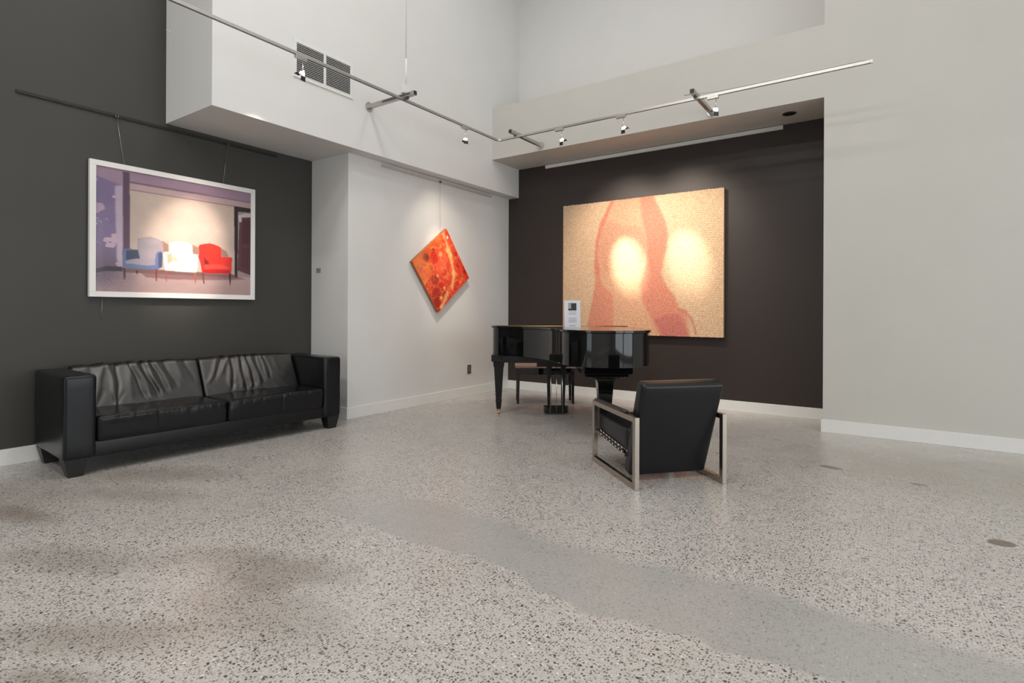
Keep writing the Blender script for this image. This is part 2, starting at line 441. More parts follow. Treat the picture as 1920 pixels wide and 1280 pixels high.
# back cushions
def back_cushion(ya, yb, cr, seed):
    f = creases(cr); nz = noise1(seed); L_ = yb - ya
    def wp(P, d):
        s = (P.y - ya) / L_; t = max(0, min(1, (P.z - .40) / .34))
        front = 1 if d.x > -.2 else 0
        k = 0
        if front:
            k = .85 * f(s, t) + .003 * nz(s * 7 + t * 2) + .012 * math.sin(PI * s) * math.sin(PI * t)
            k *= min(1, s / .04, (1 - s) / .04) if 0 < s < 1 else 0
        Q = P + d * k
        Q.x -= .155 * t ** 1.1          # leans back
        if P.x < -.55: Q.x = min(Q.x, -.62) if False else Q.x + .10 * t
        Q.z -= .006 * math.sin(PI * s) * (1 if t > .9 else 0) * -1
        return Q
    return rbox((.19, L_, .345), .022, (5, 110, 26), warp=wp, center=(-.535, (ya + yb) / 2, .565))
C1 = [(.10, .10, .03, -.010, .3, 1.1), (.16, .12, .025, .010, .2, 1.1), (.27, -.02, .018, .012, .0, 1.1), (.31, .03, .012, -.016, .0, 1.1), (.40, .05, .03, .008, .1, 1.1),
      (.47, -.10, .014, -.014, .1, 1.1), (.52, -.10, .020, .014, .15, 1.1), (.57, -.12, .014, -.015, .1, 1.1), (.61, -.12, .018, .014, .2, 1.1), (.66, -.14, .014, -.012, .2, 1.1),
      (.70, -.13, .022, .010, .25, 1.1), (.76, -.12, .018, -.009, .3, 1.1), (.84, -.1, .03, .006, .4, 1.1), (.93, -.1, .02, -.006, .4, 1.1), (.22, .2, .02, -.008, .0, .5), (.36, .15, .015, -.008, .0, .4)]
C2 = [(.08, .2, .02, .010, .3, 1.1), (.12, .22, .016, -.010, .4, 1.1), (.18, .18, .02, .010, .5, 1.1), (.26, .05, .02, .012, .2, 1.1), (.30, .05, .014, -.013, .1, 1.1), (.37, .02, .02, .012, .1, 1.1),
      (.41, .0, .014, -.014, .0, 1.1), (.46, -.02, .018, .014, .1, 1.1), (.50, -.04, .014, -.015, .1, 1.1), (.545, -.05, .018, .013, .15, 1.1), (.59, -.06, .013, -.010, .2, 1.1),
      (.65, -.05, .012, .010, .3, 1.1), (.69, -.06, .012, -.008, .3, 1.1), (.80, -.05, .03, .005, .5, 1.1), (.34, .2, .02, -.008, 0, .4), (.56, .2, .02, -.007, 0, .4)]
link('back_cushion', back_cushion(.190, 1.128, C1, 5), M['leather2'], sofa, smooth=True)
link('back_cushion', back_cushion(1.142, SL - .20, C2, 6), M['leather2'], sofa, smooth=True)
for lx in (0, 1):
    for ly in (0, 1):
        bm = bmesh.new()
        x0, x1 = (-.145, -.012) if lx == 0 else (-.755, -.62)
        y0, y1 = (.008, .150) if ly == 0 else (SL - .150, SL - .008)
        i = .028
        hexa(bm, [(x0+i, y0+i, 0), (x1-i*.6, y0+i, 0), (x1-i*.6, y1-i, 0), (x0+i, y1-i, 0)], [(x0, y0, .13), (x1, y0, .13), (x1, y1, .13), (x0, y1, .13)])
        link('leg', bm, M['legwood'], sofa, bevel=.004)

# ================================================================ lounge chair
A_CH = math.atan2(.741, .672)
chair = thing('lounge_chair', 'black leather lounge chair with square steel side frames, seen from behind', 'chair', (-1.427, 3.51, 0), A_CH)
# local x runs along the back from left to right (0..0.70), local y runs to the chair's front (0..0.78)
W, D, TZ, BW, BD = .695, .775, .487, .034, .040
def flatbar_loop(x0, x1):
    bm = bmesh.new()
    o = [(0, 0), (D, 0), (D, TZ), (0, TZ)]; i = [(BD, BD), (D - BD, BD), (D - BD, TZ - BD*.9), (BD, TZ - BD*.9)]
    V = [[bm.verts.new((x, a, b)) for a, b in ring] for x in (x0, x1) for ring in (o, i)]
    for k in range(4):
        j = (k + 1) % 4
        bm.faces.new((V[0][k], V[1][k], V[1][j], V[0][j])); bm.faces.new((V[2][k], V[2][j], V[3][j], V[3][k]))
        bm.faces.new((V[0][k], V[0][j], V[2][j], V[2][k])); bm.faces.new((V[1][k], V[3][k], V[3][j], V[1][j]))
    bmesh.ops.recalc_face_normals(bm, faces=bm.faces[:])
    return bm
link('side_frame', flatbar_loop(0, BW), M['steel'], chair, bevel=.0025)
link('side_frame', flatbar_loop(W - BW, W), M['steel'], chair, bevel=.0025)
for x0 in (0, W - BW):
    link('arm_pad', rbox((BW + .006, .56, .022), .009, (2, 8, 2), center=(x0 + BW/2, .45, TZ + .009)), M['armpad'], chair, smooth=True)
# cross tubes that carry the seat between the two frames
bm = bmesh.new(); box(bm, BW - .004, W - BW + .004, .68, .72, .215, .240); link('cross_bar', bm, M['steel'], chair, bevel=.002)
bm = bmesh.new(); box(bm, BW - .004, W - BW + .004, .235, .275, .165, .190); link('cross_bar', bm, M['steel'], chair, bevel=.002)
# backrest: tapered slab leaning back
def backrest():
    h = .675; th = .105
    def wp(P, d):
        t = (P.z) / h
        x = P.x; y = P.y
        bulge = .010 * math.sin(PI * min(1, max(0, t))) * math.sin(PI * min(1, max(0, (x / .6 + .5))))
        if d.y < -.5: y -= bulge
        if d.y > .5: y += bulge
        # taper: a little wider towards the top
        x *= 1 + .035 * (t - .5)
        Y = .235 - .200 * t + y
        Z = .052 + P.z * .985 + y * .28
        return Vector((W/2 + x + (-.004 + .018 * t), Y, Z))
    return rbox((.605, th, h), .026, (14, 4, 14), warp=wp, center=(0, 0, h/2))
link('backrest', backrest(), M['chairlea'], chair, smooth=True)
def seat():
    def wp(P, d):
        s = P.y / .55
        q = .010 * math.sin(PI * (P.x / .6 + .5)) * math.sin(PI * max(0, min(1, s + .5))) if d.z > .3 else 0
        low = max(0, min(1, (.315 - P.z) / .05))
        return Vector((W/2 + P.x, .505 + P.y, P.z + q - .012 * (.5 - s) - .034 * low * (.5 - s) - .006 * low))
    return rbox((.60, .58, .125), .028, (10, 12, 3), warp=wp, center=(0, 0, .315))
link('seat', seat(), M['chairlea'], chair, smooth=True)
for side in (0, 1):
    x = .048 if side == 0 else W - .048
    bm = bmesh.new()
    hexa(bm, [(x-.010, .26, .176), (x+.010, .26, .176), (x+.010, .765, .226), (x-.010, .765, .226)], [(x-.010, .26, .206), (x+.010, .26, .206), (x+.010, .765, .256), (x-.010, .765, .256)])
    rail = link('seat_rail', bm, M['black_pl'], chair, bevel=.002)
    sg = -1 if side == 0 else 1
    for kk in range(9):
        yy = .285 + kk * .055; zz = .178 + (yy - .26) * .099 + .012
        b2 = bmesh.new(); tube(b2, [(x + sg*.009, yy, zz), (x + sg*.016, yy, zz), (x + sg*.019, yy, zz)], [.0075, .0065, .003], 10)
        link('stud', b2, M['chrome'], rail, smooth=True)
    for kk in range(8):
        yy = .30 + kk * .055; zz = .206 + (yy - .26) * .099
        b2 = bmesh.new(); tube(b2, [(x + sg*.004, yy - .014, zz + .002), (x + sg*.012, yy, zz + .010), (x + sg*.004, yy + .014, zz + .022)], .0035, 6)
        link('spring_hook', b2, M['chrome'], rail, smooth=True)

# ================================================================ grand piano
# local x runs along the keyboard (left to right in the photo), local -y is the tail towards the camera
ya = math.radians(YAW)
def camxy(r, d): return (r * math.cos(ya) - d * math.sin(ya), r * math.sin(ya) + d * math.cos(ya))
px0, py0 = camxy(0.5, 6.0)
piano = thing('grand_piano', 'black lacquered baby grand piano with its lid closed, before the brown wall', 'piano', (px0, py0, 0), ya)
def catmull(pts, n=8, closed=False):
    out = []
    for i in range(len(pts) - 1):
        p0 = pts[max(i-1, 0)]; p1 = pts[i]; p2 = pts[i+1]; p3 = pts[min(i+2, len(pts)-1)]
        for k in range(n):
            t = k / n
            out.append(tuple(.5 * ((2*p1[j]) + (-p0[j]+p2[j])*t + (2*p0[j]-5*p1[j]+4*p2[j]-p3[j])*t*t + (-p0[j]+3*p1[j]-3*p2[j]+p3[j])*t**3) for j in (0, 1)))
    out.append(pts[-1]); return out
RD = [(-.222, 6.78), (-.222, 6.46), (-.205, 6.385), (-.15, 6.315), (-.02, 6.235), (.13, 6.12), (.27, 5.94), (.37, 5.74), (.435, 5.54), (.47, 5.33), (.52, 5.17), (.63, 5.035), (.78, 4.96), (.95, 4.945), (1.10, 4.99), (1.22, 5.09), (1.30, 5.24), (1.335, 5.42), (1.34, 5.6), (1.34, 6.78)]
core = [RD[0]] + catmull(RD[1:-1], 7) + [RD[-1]]
core = [(x - .5, y - 6.0) for x, y in core]
def offset(o, k):
    out = []
    n = len(o)
    for i, p in enumerate(o):
        a = Vector(o[i-1]); b = Vector(o[(i+1) % n]); d = (b - a).normalized()
        out.append((p[0] + -d.y * -k * -1, p[1] + d.x * -k))
    return out
def orient(o):
    s = sum(o[i][0]*o[(i+1) % len(o)][1] - o[(i+1) % len(o)][0]*o[i][1] for i in range(len(o)))
    return o if s > 0 else o[::-1]
core = orient(core)
def grow(o, k):
    out = []; n = len(o)
    for i, p in enumerate(o):
        a = Vector(o[i-1]); b = Vector(o[(i+1) % n]); c = Vector(p)
        d1 = (c - a).normalized(); d2 = (b - c).normalized()
        n1 = Vector((d1.y, -d1.x)); n2 = Vector((d2.y, -d2.x)); m = (n1 + n2).normalized()
        m = m / max(.5, m.dot(n1)); out.append((p[0] + m.x * k, p[1] + m.y * k))
    return out
def ring_wall(bm, outer, inner, z0, z1):
    n = len(outer)
    A = [bm.verts.new((*p, z0)) for p in outer]; B = [bm.verts.new((*p, z1)) for p in outer]
    C_ = [bm.verts.new((*p, z0)) for p in inner]; D_ = [bm.verts.new((*p, z1)) for p in inner]
    for i in range(n):
        j = (i+1) % n
        bm.faces.new((A[i], A[j], B[j], B[i])); bm.faces.new((C_[j], C_[i], D_[i], D_[j]))
        bm.faces.new((A[j], A[i], C_[i], C_[j])); bm.faces.new((B[i], B[j], D_[j], D_[i]))
bm = bmesh.new(); ring_wall(bm, core, grow(core, -.05), .69, 1.00)
link('rim', bm, M['lacquer'], piano, bevel=.002)
bm = bmesh.new(); prism(bm, grow(core, -.049), .70, .73); link('soundboard', bm, M['satin'], piano)
bm = bmesh.new(); prism(bm, grow(core, .020), 1.003, 1.026); link('lid', bm, M['lacquer'], piano, bevel=.003)
# key bed, key slip and cheeks at the far (player's) side
link('key_bed', BX(-.735, .855, .34, .80, .615, .69), M['satin'], piano, bevel=.004)
link('fallboard', BX(-.66, .78, .70, .785, .69, .86), M['lacquer'], piano, bevel=.004)
link('lyre_block', BX(-.215, .30, .28, .36, .565, .70), M['satin'], piano, bevel=.004)
# beams below and the stepped block that carries the tail leg
link('brace', BX(-.60, .70, .18, .26, .62, .69), M['satin'], piano, bevel=.004)
bm = bmesh.new()
tx, ty = .39, -.70            # tail leg
box(bm, tx - .24, tx + .24, ty - .16, ty + .20, .612, .70)
box(bm, tx - .205, tx + .205, ty - .13, ty + .16, .587, .613)
link('tail_block', bm, M['lacquer'], piano, bevel=.004)
def front_leg(cx, cy):
    bm = bmesh.new()
    def sq(h, z): return [(cx-h, cy-h, z), (cx+h, cy-h, z), (cx+h, cy+h, z), (cx-h, cy+h, z)]
    hexa(bm, sq(.060, .555), sq(.066, .616))
    hexa(bm, sq(.052, .545), sq(.060, .556))
    hexa(bm, sq(.033, .165), sq(.054, .546))
    hexa(bm, sq(.037, .150), sq(.037, .166))
    hexa(bm, sq(.026, .062), sq(.035, .151))
    leg = link('leg', bm, M['satin'], piano, bevel=.004)
    caster(cx, cy, leg)
def caster(cx, cy, leg):
    b = bmesh.new(); tube(b, [(cx, cy, .066), (cx, cy, .045), (cx, cy, .040)], [.022, .022, .012], 16)
    tube(b, [(cx - .011, cy, .023), (cx + .011, cy, .023)], .023, 20)
    box(b, cx - .016, cx - .012, cy - .010, cy + .010, .02, .05); box(b, cx + .012, cx + .016, cy - .010, cy + .010, .02, .05)
    link('caster', b, M['brass'], leg, bevel=.001)
front_leg(-.650, .435)
front_leg(.555, .46)
# tail leg with a flared top
bm = bmesh.new()
prof = [(.203, .588), (.195, .584), (.168, .579), (.138, .572), (.112, .563), (.092, .552), (.080, .539), (.075, .524), (.074, .50)]
for (a, za), (b, zb) in zip(prof, prof[1:]):
    ca, cb = .074 + (a - .074) * .5, .074 + (b - .074) * .5
    hexa(bm, [(tx-b, ty-cb, zb), (tx+b, ty-cb, zb), (tx+b, ty+cb, zb), (tx-b, ty+cb, zb)], [(tx-a, ty-ca, za), (tx+a, ty-ca, za), (tx+a, ty+ca, za), (tx-a, ty+ca, za)])
def sq2(h, z): return [(tx-h, ty-h, z), (tx+h, ty-h, z), (tx+h, ty+h, z), (tx-h, ty+h, z)]
hexa(bm, sq2(.050, .165), sq2(.074, .505)); hexa(bm, sq2(.049, .148), sq2(.049, .166)); hexa(bm, sq2(.034, .062), sq2(.047, .149))
tl = link('leg', bm, M['lacquer'], piano, bevel=.003); caster(tx, ty, tl)
# pedal lyre
lx, ly = .018, .44
lyre = link('lyre_post', bmesh.new(), M['satin'], piano)
bpy.data.objects.remove(lyre)
for s in (-1, 1):
    bm = bmesh.new()
    a0, a1, b0, b1 = .068, .046, .078, .030
    c0 = lx + s * .083; c1 = lx + s * .080
    hexa(bm, [(c1-.020, ly-.016, .09), (c1+.020, ly-.016, .09), (c1+.020, ly+.016, .09), (c1-.020, ly+.016, .09)],
             [(c0-.033, ly-.020, .62), (c0+.033, ly-.020, .62), (c0+.033, ly+.020, .62), (c0-.033, ly+.020, .62)])
    link('lyre_post', bm, M['satin'], piano, bevel=.006)
bm = bmesh.new()
o8 = [(lx-.145, ly-.02), (lx-.125, ly-.055), (lx+.125, ly-.055), (lx+.145, ly-.02), (lx+.145, ly+.05), (lx+.125, ly+.075), (lx-.125, ly+.075), (lx-.145, ly+.05)]
prism(bm, o8, .018, .092); link('pedal_box', bm, M['lacquer'], piano, bevel=.006)
for s in (-1, 0, 1):
    bm = bmesh.new(); tube(bm, [(lx + s*.072, ly - .060, .028), (lx + s*.062, ly - .040, .62)], .0045, 10)
    link('pedal_rod', bm, M['chrome'], piano, smooth=True)
    bm = bmesh.new(); box(bm, lx + s*.072 - .012, lx + s*.072 + .012, ly + .07, ly + .17, .045, .055)
    link('pedal', bm, M['brass'], piano, bevel=.004)
bm = bmesh.new(); box(bm, lx - .05, lx + .05, ly - .012, ly + .012, .47, .505); link('lyre_crossbar', bm, M['satin'], piano, bevel=.004)
# hinge line of the lid's front flap
bm = bmesh.new(); tube(bm, [(-.70, .36, 1.0275), (.83, .36, 1.0275)], .004, 8); link('lid_hinge', bm, M['brass'], piano, smooth=True)

# ================================================================ piano bench
u0 = camxy(.065, 7.13)
bench = thing('piano_bench', 'black wooden piano bench standing behind the grand piano', 'bench', (*u0, 0), ya + math.radians(1.2))
BLn, BDp = .745, .33
link('seat', rbox((BLn + .03, BDp + .03, .035), .010, (4, 4, 1), center=(BLn/2, BDp/2, .478)), M['rose'], bench, smooth=True)
bm = bmesh.new()
box(bm, .035, BLn - .035, .008, .028, .375, .460); box(bm, .035, BLn - .035, BDp - .028, BDp - .008, .375, .460)
box(bm, .008, .028, .035, BDp - .035, .375, .460); box(bm, BLn - .028, BLn - .008, .035, BDp - .035, .375, .460)
link('apron', bm, M['lacquer'], bench, bevel=.003)
for sx in (0, 1):
    for sy in (0, 1):
        cx = .022 if sx == 0 else BLn - .022; cy = .022 if sy == 0 else BDp - .022
        bm = bmesh.new(); a, b = .022, .015
        ox = (-.006 if sx == 0 else .006)
        hexa(bm, [(cx+ox-b, cy-b, 0), (cx+ox+b, cy-b, 0), (cx+ox+b, cy+b, 0), (cx+ox-b, cy+b, 0)], [(cx-a, cy-a, .462), (cx+a, cy-a, .462), (cx+a, cy+a, .462), (cx-a, cy+a, .462)])
        link('leg', bm, M['lacquer'], bench, bevel=.003)

# ================================================================ card on the piano
cx_, cy_ = camxy(.622, 5.72)
card = thing('table_card', 'white folded information card with a small dark picture, standing on the piano lid', 'card', (cx_, cy_, 1.0275), ya + math.radians(2))
bm = bmesh.new()
hw, hh = .083, .282
hexa(bm, [(-hw, -.030, 0), (hw, -.030, 0), (hw, -.028, 0), (-hw, -.028, 0)], [(-hw, -.001, hh), (hw, -.001, hh), (hw, .001, hh), (-hw, .001, hh)])
hexa(bm, [(-hw, .028, 0), (hw, .028, 0), (hw, .030, 0), (-hw, .030, 0)], [(-hw, .000, hh), (hw, .000, hh), (hw, .002, hh), (-hw, .002, hh)])
link('card_sheet', bm, M['paper'], card)
def onface(x0, x1, z0, z1, lift=.0008):
    b = bmesh.new()
    f = lambda z: -.030 + .029 * z / hh - lift
    hexa(b, [(x0, f(z0), z0), (x1, f(z0), z0), (x1, f(z0)+.0005, z0), (x0, f(z0)+.0005, z0)], [(x0, f(z1), z1), (x1, f(z1), z1), (x1, f(z1)+.0005, z1), (x0, f(z1)+.0005, z1)])
    return b
pz = lambda v: hh * (1 - v)
pic = link('printed_picture', onface(-.042, .043, pz(.37), pz(.10)), M['inkdark'], card)
link('picture_highlight', onface(-.040, -.012, pz(.30), pz(.11), .0012), M['inklight'], pic)
rr = random.Random(4)
for v, wd in ((.425, .038), (.495, .040), (.655, .040), (.72, .042), (.785, .042), (.925, .03)):
    x = -wd
    bmw = bmesh.new(); sub = []
    while x < wd:
        w1 = rr.uniform(.006, .016); x2 = min(wd, x + w1)
        f = lambda z: -.030 + .029 * z / hh - .0008
        z0, z1 = pz(v + .012), pz(v - .012)
        hexa(bmw, [(x, f(z0), z0), (x2, f(z0), z0), (x2, f(z0)+.0005, z0), (x, f(z0)+.0005, z0)], [(x, f(z1), z1), (x2, f(z1), z1), (x2, f(z1)+.0005, z1), (x, f(z1)+.0005, z1)])
        x = x2 + .003
    link('text_line', bmw, M['ink'], card)

# ================================================================ artworks
def art_mesh(name, colors, to3d, mat_, parent, smooth=True):
    """a grid of points with one paint colour each; colors[row, col], row 0 on top"""
    R, Cc = colors.shape[:2]
    me = bpy.data.meshes.new(name)
    ii, jj = np.meshgrid(np.arange(R), np.arange(Cc), indexing='ij')
    s = jj.ravel() / (Cc - 1); t = ii.ravel() / (R - 1)
    co = to3d(s, t).astype(np.float32)
    a = (ii[:-1, :-1] * Cc + jj[:-1, :-1]).ravel()
    quads = np.stack([a, a + Cc, a + Cc + 1, a + 1], 1).astype(np.int32)
    me.vertices.add(len(co)); me.vertices.foreach_set('co', co.ravel())
    me.loops.add(quads.size); me.loops.foreach_set('vertex_index', quads.ravel())
    me.polygons.add(len(quads)); me.polygons.foreach_set('loop_start', np.arange(0, quads.size, 4, dtype=np.int32))
    me.update(calc_edges=True); me.validate()
    at = me.color_attributes.new('paint', 'FLOAT_COLOR', 'POINT')
    c = colors.reshape(-1, 3); c = np.where(c <= .04045, c / 12.92, ((c + .055) / 1.055) ** 2.4)
    at.data.foreach_set('color', np.concatenate([c, np.ones((len(c), 1))], 1).astype(np.float32).ravel())
    me.materials.append(mat_)
    o = bpy.data.objects.new(name, me); COL.objects.link(o); o.parent = parent
    return o
def paint_mat(name, rough, weave=None, coat=0.0, gscale=1.0):
    m = bpy.data.materials.new(name); m.use_nodes = True; nt = m.node_tree; b = nt.nodes['Principled BSDF']
    a = nt.nodes.new('ShaderNodeVertexColor'); a.layer_name = 'paint'
    b.inputs['Roughness'].default_value = rough; b.inputs['Coat Weight'].default_value = coat
    tc = nt.nodes.new('ShaderNodeTexCoord')
    n = nt.nodes.new('ShaderNodeTexNoise'); n.inputs['Scale'].default_value = 90
    nt.links.new(tc.outputs['Object'], n.inputs['Vector'])
    r = nt.nodes.new('ShaderNodeMapRange'); r.inputs['To Min'].default_value = .93*gscale; r.inputs['To Max'].default_value = 1.05*gscale
    nt.links.new(n.outputs['Fac'], r.inputs['Value'])
    v = nt.nodes.new('ShaderNodeVectorMath'); v.operation = 'SCALE'
    nt.links.new(a.outputs['Color'], v.inputs[0]); nt.links.new(r.outputs[0], v.inputs['Scale'])
    out = v.outputs[0]
    if weave:
        # rows of dots: pits between the knots of the weave
        mp = nt.nodes.new('ShaderNodeMapping'); mp.inputs['Scale'].default_value = (1, 0, 1); mp.inputs['Rotation'].default_value = (PI/2, 0, 0)
        nt.links.new(tc.outputs['Object'], mp.inputs['Vector'])
        vo = nt.nodes.new('ShaderNodeTexVoronoi'); vo.voronoi_dimensions = '2D'; vo.inputs['Scale'].default_value = weave; vo.inputs['Randomness'].default_value = .35
        sp = nt.nodes.new('ShaderNodeSeparateXYZ'); cb = nt.nodes.new('ShaderNodeCombineXYZ')
        nt.links.new(tc.outputs['Object'], sp.inputs[0]); nt.links.new(sp.outputs[0], cb.inputs[0]); nt.links.new(sp.outputs[2], cb.inputs[1])
        nt.links.new(cb.outputs[0], vo.inputs['Vector'])
        rg = nt.nodes.new('ShaderNodeMapRange'); rg.inputs['From Min'].default_value = .25; rg.inputs['From Max'].default_value = .62
        rg.inputs['To Min'].default_value = 1.0; rg.inputs['To Max'].default_value = .50; rg.clamp = True
        nt.links.new(vo.outputs['Distance'], rg.inputs['Value'])
        v2 = nt.nodes.new('ShaderNodeVectorMath'); v2.operation = 'SCALE'
        nt.links.new(out, v2.inputs[0]); nt.links.new(rg.outputs[0], v2.inputs['Scale']); out = v2.outputs[0]
        bp = nt.nodes.new('ShaderNodeBump'); bp.inputs['Strength'].default_value = .5; bp.inputs['Distance'].default_value = .004; bp.invert = True
        nt.links.new(vo.outputs['Distance'], bp.inputs['Height']); nt.links.new(bp.outputs[0], b.inputs['Normal'])
    nt.links.new(out, b.inputs['Base Color'])
    return m
RNG = np.random.default_rng(11)
def vnoise(R, Cc, cells, seed, octaves=3):
    g = np.random.default_rng(seed); out = np.zeros((R, Cc)); amp = 1; tot = 0
    for o in range(octaves):
        n = cells * 2**o; k = g.random((n + 2, n + 2))
        y = np.linspace(0, n, R, endpoint=False)[:, None]; x = np.linspace(0, n, Cc, endpoint=False)[None, :]
        yi = y.astype(int); xi = x.astype(int); fy = y - yi; fx = x - xi; fy = fy*fy*(3-2*fy); fx = fx*fx*(3-2*fx)
        out += amp * ((k[yi, xi]*(1-fx) + k[yi, xi+1]*fx)*(1-fy) + (k[yi+1, xi]*(1-fx) + k[yi+1, xi+1]*fx)*fy); tot += amp; amp *= .5
    return out / tot
def polymask(R, Cc, pts, blur=0):
    s = np.linspace(0, 1, Cc)[None, :]; t = np.linspace(0, 1, R)[:, None]; m = np.zeros((R, Cc), bool)
    n = len(pts)
    for i in range(n):
        (x0, y0), (x1, y1) = pts[i], pts[(i+1) % n]
        if y0 == y1: continue
        c = ((y0 > t) != (y1 > t)) & (s < (x1-x0) * (t-y0) / (y1-y0) + x0); m ^= c
    m = m.astype(float)
    for _ in range(blur):
        p = np.pad(m, 1, mode='edge'); m = (p[:-2,1:-1] + p[2:,1:-1] + p[1:-1,:-2] + p[1:-1,2:] + 2*p[1:-1,1:-1]) / 6
    return m
def over(img, m, c, a=1.0):
    c = np.array(c, float) / 255 if not isinstance(c, np.ndarray) else c
    return img * (1 - a*m[..., None]) + c * (a*m[..., None])
ART1={
'blue_back':[(0.232,0.664),(0.231,0.552),(0.26,0.54),(0.302,0.526),(0.34,0.534),(0.379,0.556),(0.378,0.649),(0.346,0.733),(0.24,0.742)],
'blue_body':[(0.144,0.662),(0.148,0.647),(0.158,0.641),(0.232,0.643),(0.242,0.723),(0.335,0.719),(0.342,0.664),(0.352,0.648),(0.368,0.641),(0.381,0.653),(0.379,0.773),(0.347,0.802),(0.24,0.8),(0.148,0.799)],
'blue_armin':[(0.164,0.655),(0.233,0.646),(0.246,0.723),(0.209,0.72),(0.164,0.741)],
'blue_seat':[(0.162,0.749),(0.173,0.737),(0.224,0.719),(0.292,0.717),(0.334,0.723),(0.338,0.761),(0.282,0.773),(0.219,0.766),(0.163,0.763)],
'blue_armr':[(0.354,0.667),(0.365,0.651),(0.38,0.657),(0.377,0.775),(0.357,0.789)],
'leg1':[(0.15,0.806),(0.163,0.805),(0.162,0.856),(0.16,0.899),(0.154,0.899),(0.152,0.856)],
'leg2':[(0.335,0.798),(0.35,0.797),(0.349,0.844),(0.347,0.903),(0.341,0.903),(0.337,0.845)],
'leg3':[(0.222,0.818),(0.234,0.818),(0.231,0.846),(0.226,0.847)],
'w_back':[(0.421,0.653),(0.421,0.567),(0.458,0.545),(0.504,0.533),(0.545,0.544),(0.573,0.565),(0.576,0.645),(0.571,0.726),(0.441,0.737)],
'w_body':[(0.384,0.66),(0.393,0.644),(0.413,0.639),(0.441,0.651),(0.448,0.721),(0.487,0.709),(0.569,0.71),(0.571,0.652),(0.591,0.639),(0.608,0.646),(0.613,0.674),(0.61,0.764),(0.601,0.807),(0.5,0.808),(0.397,0.803),(0.389,0.726)],
'w_armin':[(0.406,0.656),(0.438,0.655),(0.446,0.713),(0.413,0.749)],
'w_sh':[(0.447,0.666),(0.484,0.708),(0.448,0.722)],
'leg4':[(0.394,0.807),(0.41,0.806),(0.408,0.849),(0.409,0.902),(0.404,0.902),(0.4,0.849)],
'leg5':[(0.583,0.808),(0.601,0.807),(0.599,0.854),(0.597,0.901),(0.592,0.902),(0.587,0.855)],
'r_back':[(0.619,0.657),(0.617,0.567),(0.624,0.552),(0.655,0.54),(0.693,0.53),(0.732,0.538),(0.764,0.552),(0.776,0.57),(0.778,0.642),(0.766,0.723),(0.65,0.732)],
'r_body':[(0.614,0.657),(0.622,0.642),(0.639,0.644),(0.651,0.658),(0.658,0.74),(0.714,0.714),(0.764,0.717),(0.767,0.653),(0.778,0.646),(0.852,0.643),(0.86,0.661),(0.853,0.703),(0.852,0.799),(0.727,0.804),(0.642,0.806),(0.629,0.721)],
'r_seat':[(0.649,0.761),(0.663,0.743),(0.714,0.718),(0.779,0.722),(0.843,0.74),(0.833,0.758),(0.74,0.756),(0.663,0.775)],
'r_dark':[(0.653,0.66),(0.691,0.712),(0.659,0.735)],
'leg6':[(0.637,0.809),(0.656,0.808),(0.655,0.851),(0.658,0.904),(0.65,0.905),(0.643,0.852)],
'leg7':[(0.833,0.803),(0.851,0.802),(0.848,0.849),(0.846,0.909),(0.841,0.909),(0.836,0.85)],
'sh1':[(0.379,0.549),(0.419,0.576),(0.419,0.645),(0.385,0.642)],
'sh2':[(0.571,0.557),(0.62,0.579),(0.619,0.641),(0.576,0.638)],
'sh3':[(0.774,0.566),(0.811,0.587),(0.832,0.638),(0.78,0.645)],
'floor':[(-0.005,0.844),(0.056,0.833),(0.143,0.831),(0.38,0.85),(0.632,0.836),(0.888,0.838),(1.023,0.835),(1.025,1.036),(-0.014,1.015)],
'skirt':[(-0.005,0.825),(0.056,0.795),(0.143,0.794),(0.143,0.831),(0.056,0.835),(-0.005,0.853)],
'skirt2':[(0.143,0.8),(0.888,0.804),(0.888,0.84),(0.143,0.836)],
'fshadow':[(0.24,0.821),(0.385,0.804),(0.639,0.819),(0.86,0.814),(0.972,0.843),(0.861,0.857),(0.664,0.871),(0.425,0.879),(0.282,0.871)],
'pillar':[(0.145,0.011),(0.184,0.013),(0.187,0.798),(0.151,0.795)],
'lcol':[(0.101,0.141),(0.145,0.124),(0.149,0.801),(0.115,0.803)],
'beam1':[(0.149,0.096),(1.001,0.1),(1.001,0.135),(0.185,0.148)],
'ceil':[(-0.004,-0.018),(1.008,-0.013),(1.009,0.09),(0.153,0.09),(0.145,0.13),(0.0,0.078)],
'frame':[(0.871,0.15),(1.004,0.149),(1.004,0.189),(0.901,0.198),(0.899,0.834),(0.879,0.827)],
'door':[(0.913,0.276),(0.929,0.245),(1.005,0.229),(1.004,0.804),(0.899,0.763)],
'dpan1':[(0.935,0.273),(0.994,0.263),(0.989,0.494),(0.931,0.501)],
'dpan2':[(0.931,0.537),(0.99,0.54),(0.987,0.754),(0.922,0.73)],
'beyond':[(0.901,0.198),(1.004,0.189),(1.01,0.828),(0.898,0.824)],
}
